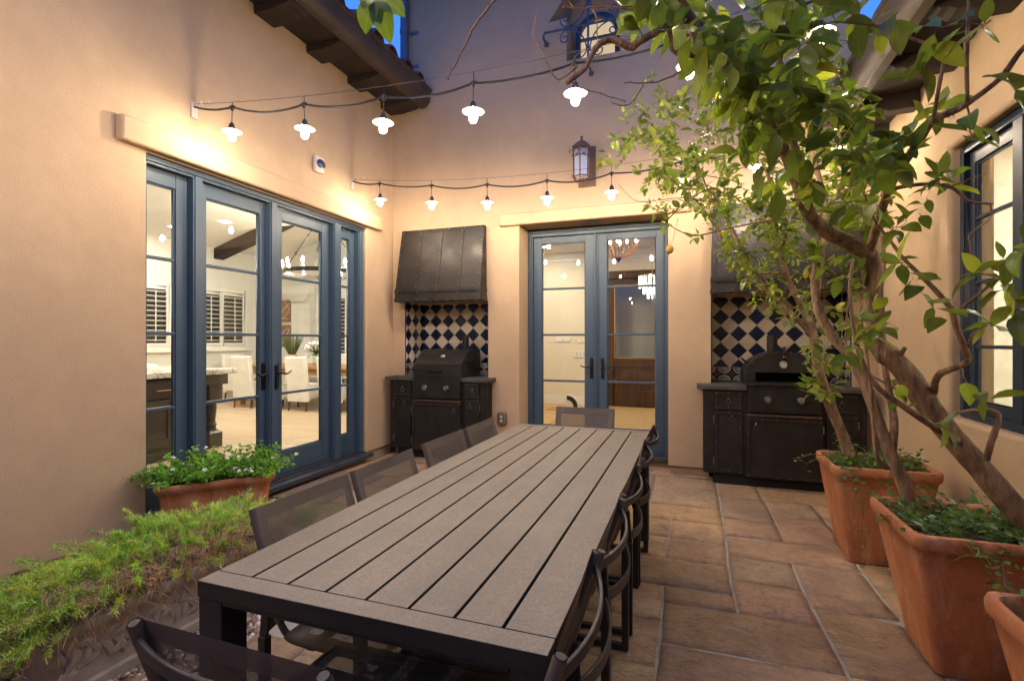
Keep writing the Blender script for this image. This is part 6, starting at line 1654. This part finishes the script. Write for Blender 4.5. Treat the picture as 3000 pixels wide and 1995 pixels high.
for k in range(12):
    a = k*.52+rg.random()*.3; b = V((-8.2, 4.55, .5)); e = b+V((.8*math.cos(a), .8*math.sin(a), rg.uniform(.55, 1.0))); pts = bez(b, b+V((.15*math.cos(a), .15*math.sin(a), 1.0)), e, 14); mb.tint = (.8, .8, .8); mb.tube(pts, .006, 4)
    for i in range(4, 15):
        tg = (pts[i]-pts[i-1]).normalized(); sv = tg.cross(V((0, 0, 1))).normalized()
        for s in (-1, 1): leaf_geo(mb, pts[i], sv*s+tg*.9+V((0, 0, -.15)), V((0, 0, 1)), .24, .018, .5, .2, (.9, .9, .9), 3)
mb.build('fronds', M['palm'], PP, fix=False)

# entry hall behind the back doors
struct('hall_floor', M['warm_floor'], (-3.698, 1.9, 5.892, 10.0, -.02, .098))
struct('hall_wall', M['cream_wall'], (-3.698, -3.6, 5.95, 9.85, .098, 3.1), (1.8, 1.9, 5.892, 9.85, .098, 3.1), (-3.698, -1.62, 9.85, 10.0, .098, 3.1), (-.36, 1.9, 9.85, 10.0, .098, 3.1), (-1.62, -.36, 9.85, 10.0, 2.70, 3.1))
struct('hall_ceiling', M['white_wall'], (-3.698, 1.9, 5.892, 10.0, 3.1, 3.2))
struct('baseboard', M['white_paint'], (-3.6, -1.68, 9.825, 9.849, .099, .27), (-.30, 1.8, 9.825, 9.849, .099, .27))
struct('crown_molding', M['white_paint'], (-3.6, 1.8, 9.78, 9.849, 3.0, 3.099), (-3.6, 1.8, 9.815, 9.849, 2.94, 2.999))
ED = thing('entry_door', (-1.0, 9.88, .1), 'dark walnut entry door with a tall glass pane over a raised panel', 'door')
mb = MB(); mb.box(-1.62, -1.53, 9.83, 9.99, .099, 2.70); mb.box(-.45, -.36, 9.83, 9.99, .099, 2.70); mb.box(-1.53, -.45, 9.83, 9.99, 2.56, 2.70); mb.build('door_frame', M['door_wood'], ED, bevel=.006)
mb = MB(); mb.box(-1.528, -1.40, 9.87, 9.92, .11, 2.555); mb.box(-.62, -.452, 9.87, 9.92, .11, 2.555); mb.box(-1.40, -.62, 9.87, 9.92, 2.44, 2.555); mb.box(-1.40, -.62, 9.87, 9.92, .11, .42); mb.box(-1.40, -.62, 9.87, 9.92, .86, 1.02); mb.box(-1.40, -.62, 9.89, 9.91, .42, .86)
mb.build('door_slab', M['door_wood'], ED, bevel=.006)
mb = MB(); mb.hexa([V((-1.34, 9.885, .48)), V((-.68, 9.885, .48)), V((-.68, 9.889, .48)), V((-1.34, 9.889, .48)), V((-1.34, 9.885, .80)), V((-.68, 9.885, .80)), V((-.68, 9.889, .80)), V((-1.34, 9.889, .80))]); mb.box(-1.29, -.73, 9.872, 9.884, .53, .75); mb.build('raised_panel', M['door_wood'], ED, bevel=.01)
mb = MB()
for a, b, c, d in ((-1.4, -1.375, 1.02, 2.44), (-.645, -.62, 1.02, 2.44), (-1.375, -.645, 1.02, 1.045), (-1.375, -.645, 2.415, 2.44)): mb.box(a, b, 9.862, 9.90, c, d)
mb.build('glazing_bead', M['oakframe'], ED, bevel=.003)
mb = MB(); mb.box(-1.375, -.645, 9.885, 9.89, 1.045, 2.415); mb.build('glass_pane', M['glass'], ED)
struct('porch_reflection_wall', M['cream_wall'], (-2.2, .4, 10.6, 10.7, 0, 3.0))  # pale colour behind the pane stands in for the room's reflection
mb = MB(); mb.box(-2.05, .0, 7.1, 9.45, .099, .112); tag(mb.build('entry_rug', M['jute'], bevel=.004), 'woven golden jute rug before the walnut entry door', 'rug')
mb = MB(); mb.box(-2.5, -1.9, 8.9, 9.3, .099, .106); tag(mb.build('floor_register', M['oak']), 'flat wooden floor grate by the hall baseboard', 'vent')
BC = thing('bead_chandelier', (-1.0, 7.5, 2.54), 'basket chandelier of strung wooden beads above the entry hall', 'chandelier')
bm_ = MB(); c3 = V((-1.0, 7.5, 2.56))
for k in range(22):
    a = 2*PI*k/22
    for j in range(14):
        t = j/13; r = .05+.27*math.sin(t*PI/2)**.8; z = .36*(1-math.cos(t*PI/2))**.85+.02; rad = .011+.008*t
        bm_.ball(c3+V((r*math.cos(a), r*math.sin(a), z)), rad, 8, 5)
bm_.build('bead_strands', M['bead'], BC, smooth=True)
mb = MB()
mb.lathe([(.32, .375), (.33, .385), (.32, .395)], c3, 30, close=False); mb.tube([c3+V((0, 0, -.04)), c3+V((0, 0, .54))], .008, 8); mb.lathe([(.002, -.05), (.016, -.035), (.02, -.02), (.05, .005), (.04, .02)], c3, 14); mb.build('metal_ring', M['bronze'], BC, smooth=40)
for k in range(4):
    a = k*PI/2; p = c3+V((.12*math.cos(a), .12*math.sin(a), .22)); mb = MB(); mb.lathe([(.004, 0), (.02, .03), (.016, .06), (.004, .09)], p, 8); mb.build('bulb', M['warm_bulb'], BC, smooth=True)
CC = thing('chandelier_reflection', (-.68, 8.9, 2.2), 'glowing crystal prism chandelier before the walnut entry door', 'chandelier')  # solid glowing prisms added in place of a reflection in the door glass
for rr_, n_, z0_, z1_ in ((.22, 18, 2.26, 2.46), (.15, 14, 2.16, 2.36), (.08, 8, 2.08, 2.26)):
    mb = MB()
    for k in range(n_):
        a = 2*PI*k/n_; p = V((-.62+rr_*math.cos(a), 8.9+rr_*math.sin(a), 0)); mb.tube([p+V((0, 0, z0_)), p+V((0, 0, z1_))], .009, 4)
    mb.build('prism_tier', M['crystal'], CC)
mb = MB(); mb.tube([(-.62, 8.9, 2.46), (-.62, 8.9, 3.1)], .006, 6); mb.lathe([(.23, 2.46), (.235, 2.47), (.23, 2.48)], (-.62, 8.9, 0), 24); mb.build('hanging_rod', M['chrome'], CC)
for i, (x, y) in enumerate(((-2.6, 7.0), (-2.6, 9.0), (.3, 7.0), (.3, 9.0), (-1.9, 8.2))):
    downlight(x, y, 3.098, 'recessed ceiling light in the entry hall, %s' % ('over the near cream wall', 'over the far baseboard', 'right of the bead chandelier', 'beside the walnut door', 'between the bead chandelier and the reflected prisms')[i], .066)
for nm, x, z, w_, h_, lb in (('thermostat', -2.40, 1.39, .30, .09, 'white thermostat panel on the cream hall wall'), ('switch_plate', -2.05, 1.10, .24, .13, 'triple white switch plate on the cream hall wall'), ('switch_plate', -2.02, 1.36, .16, .06, 'small blank white plate above the switches'), ('switch_plate', -1.72, 1.10, .10, .13, 'single white switch plate beside the entry door')):
    t = thing(nm, (x, 9.85, z), lb, 'switch'); mb = MB(); mb.box(x-w_/2, x+w_/2, 9.832, 9.849, z-h_/2, z+h_/2); mb.build('plate', M['white_paint'], t, bevel=.004)
    mb = MB(); k_ = 3 if w_ == .24 else 1
    for j in range(k_): xx = x+(j-(k_-1)/2)*.07; mb.box(xx-.014, xx+.014, 9.825, 9.8315, z-h_*.25, z+h_*.25)
    mb.build('rocker', M['plastic'], t, bevel=.002)
mb = MB(); qp = [(0, 0), (.24, 0)]+[(.24*math.cos(PI/2*j/8), .24*math.sin(PI/2*j/8)) for j in range(1, 9)]
mb.prism(qp, lambda a, b, d: V((-2.22+a, 9.36+d, .115+b)), 0, .05)
ds_ = mb.build('door_stop', M['white_paint'], bevel=.004); tag(ds_, 'quarter round white and black ornament on the hall floor', 'ornament')
qa = [(.13*math.cos(PI/2*j/8), .13*math.sin(PI/2*j/8)) for j in range(9)]+[(.21*math.cos(PI/2*j/8), .21*math.sin(PI/2*j/8)) for j in range(8, -1, -1)]
mb = MB(); mb.prism(qa, lambda a, b, d: V((-2.215+a, 9.352+d, .12+b)), 0, .007); mb.build('dark_band', M['black'], ds_)
# room behind the right hand window
struct('side_room_floor', M['oak_floor'], (1.852, 5, 1.0, 5.4, .0, .1))
struct('side_room_wall', M['curtain'], (5, 5.1, 1.0, 5.4, 0, 3.2), (1.852, 5, .9, 1.0, 0, 3.2), (1.852, 5, 5.4, 5.5, 0, 3.2))
struct('side_room_ceiling', M['white_wall'], (1.852, 5.1, .9, 5.5, 3.05, 3.15))
def drape(y0, y1, x, label):
    mb = MB(); n = int((y1-y0)/.02); a = []
    for k in range(n+1):
        y = y0+(y1-y0)*k/n; xx = x+.028*math.sin(k*1.15)+.01*math.sin(k*.37); a.append((mb.vert((xx, y, .12)), mb.vert((xx, y, 2.75))))
    for p, q in zip(a, a[1:]): mb.face((p[0], q[0], q[1], p[1]))
    o = mb.build('curtain', M['curtain'], smooth='all', fix=False); sd = o.modifiers.new('cloth', 'SOLIDIFY'); sd.thickness = .003
    tag(o, label, 'curtain', 'cream curtains')
drape(3.0, 3.42, 2.15, 'cream pleated curtain behind the second sash of the right window')
drape(3.86, 4.5, 2.2, 'cream pleated curtain at the deep end of the right window')
for x, y in ((3., 2.4), (3., 4.3), (4.2, 3.3)): downlight(x, y, 3.048, 'recessed ceiling light in the side room, %s' % ('nearest the camera' if y < 3 else 'by the deep curtain' if y > 4 else 'in the middle'), .10)

# ---------------------------------------------------------------- light, air, lens
w = bpy.data.worlds.new('World'); scene.world = w; w.use_nodes = True; nt = w.node_tree; bg = nt.nodes['Background']
sky = nt.nodes.new('ShaderNodeTexSky'); sky.sky_type = 'NISHITA'; sky.sun_disc = False; sky.sun_elevation = R(2.0); sky.sun_rotation = R(0); sky.ozone_density = 6.; sky.air_density = 1.2; sky.dust_density = .3
nt.links.new(mixc(nt, .86, sky.outputs[0], (.17, .62, 2.5)), bg.inputs[0])      # the even deep blue of the hour after sunset
bg.inputs[1].default_value = SKY
sun = bpy.data.lights.new('sun', 'SUN'); sun.energy = .02; sun.angle = R(10); sun.color = (1, .85, .7)
so = bpy.data.objects.new('sun', sun); COL.objects.link(so); so.rotation_euler = (R(88), 0, R(180)); so.location = (0, 12, 8)
cam = bpy.data.cameras.new('camera'); co = bpy.data.objects.new('camera', cam); COL.objects.link(co)
co.location = (0, 0, EYE); co.rotation_euler = (R(90), 0, TH); cam.sensor_width = 36; cam.lens = 36*1480/3000; cam.clip_start = .05; cam.clip_end = 300
scene.camera = co
vs = scene.view_settings; vs.view_transform = 'Standard'; vs.look = 'None'; vs.exposure = EXPO; vs.gamma = 1
cy = scene.cycles; cy.use_denoising = True; cy.max_bounces = 8; cy.diffuse_bounces = 4; cy.glossy_bounces = 4; cy.transmission_bounces = 4; cy.transparent_max_bounces = 24; cy.sample_clamp_indirect = 6.; cy.caustics_reflective = False; cy.caustics_refractive = False
cy.use_light_tree = True
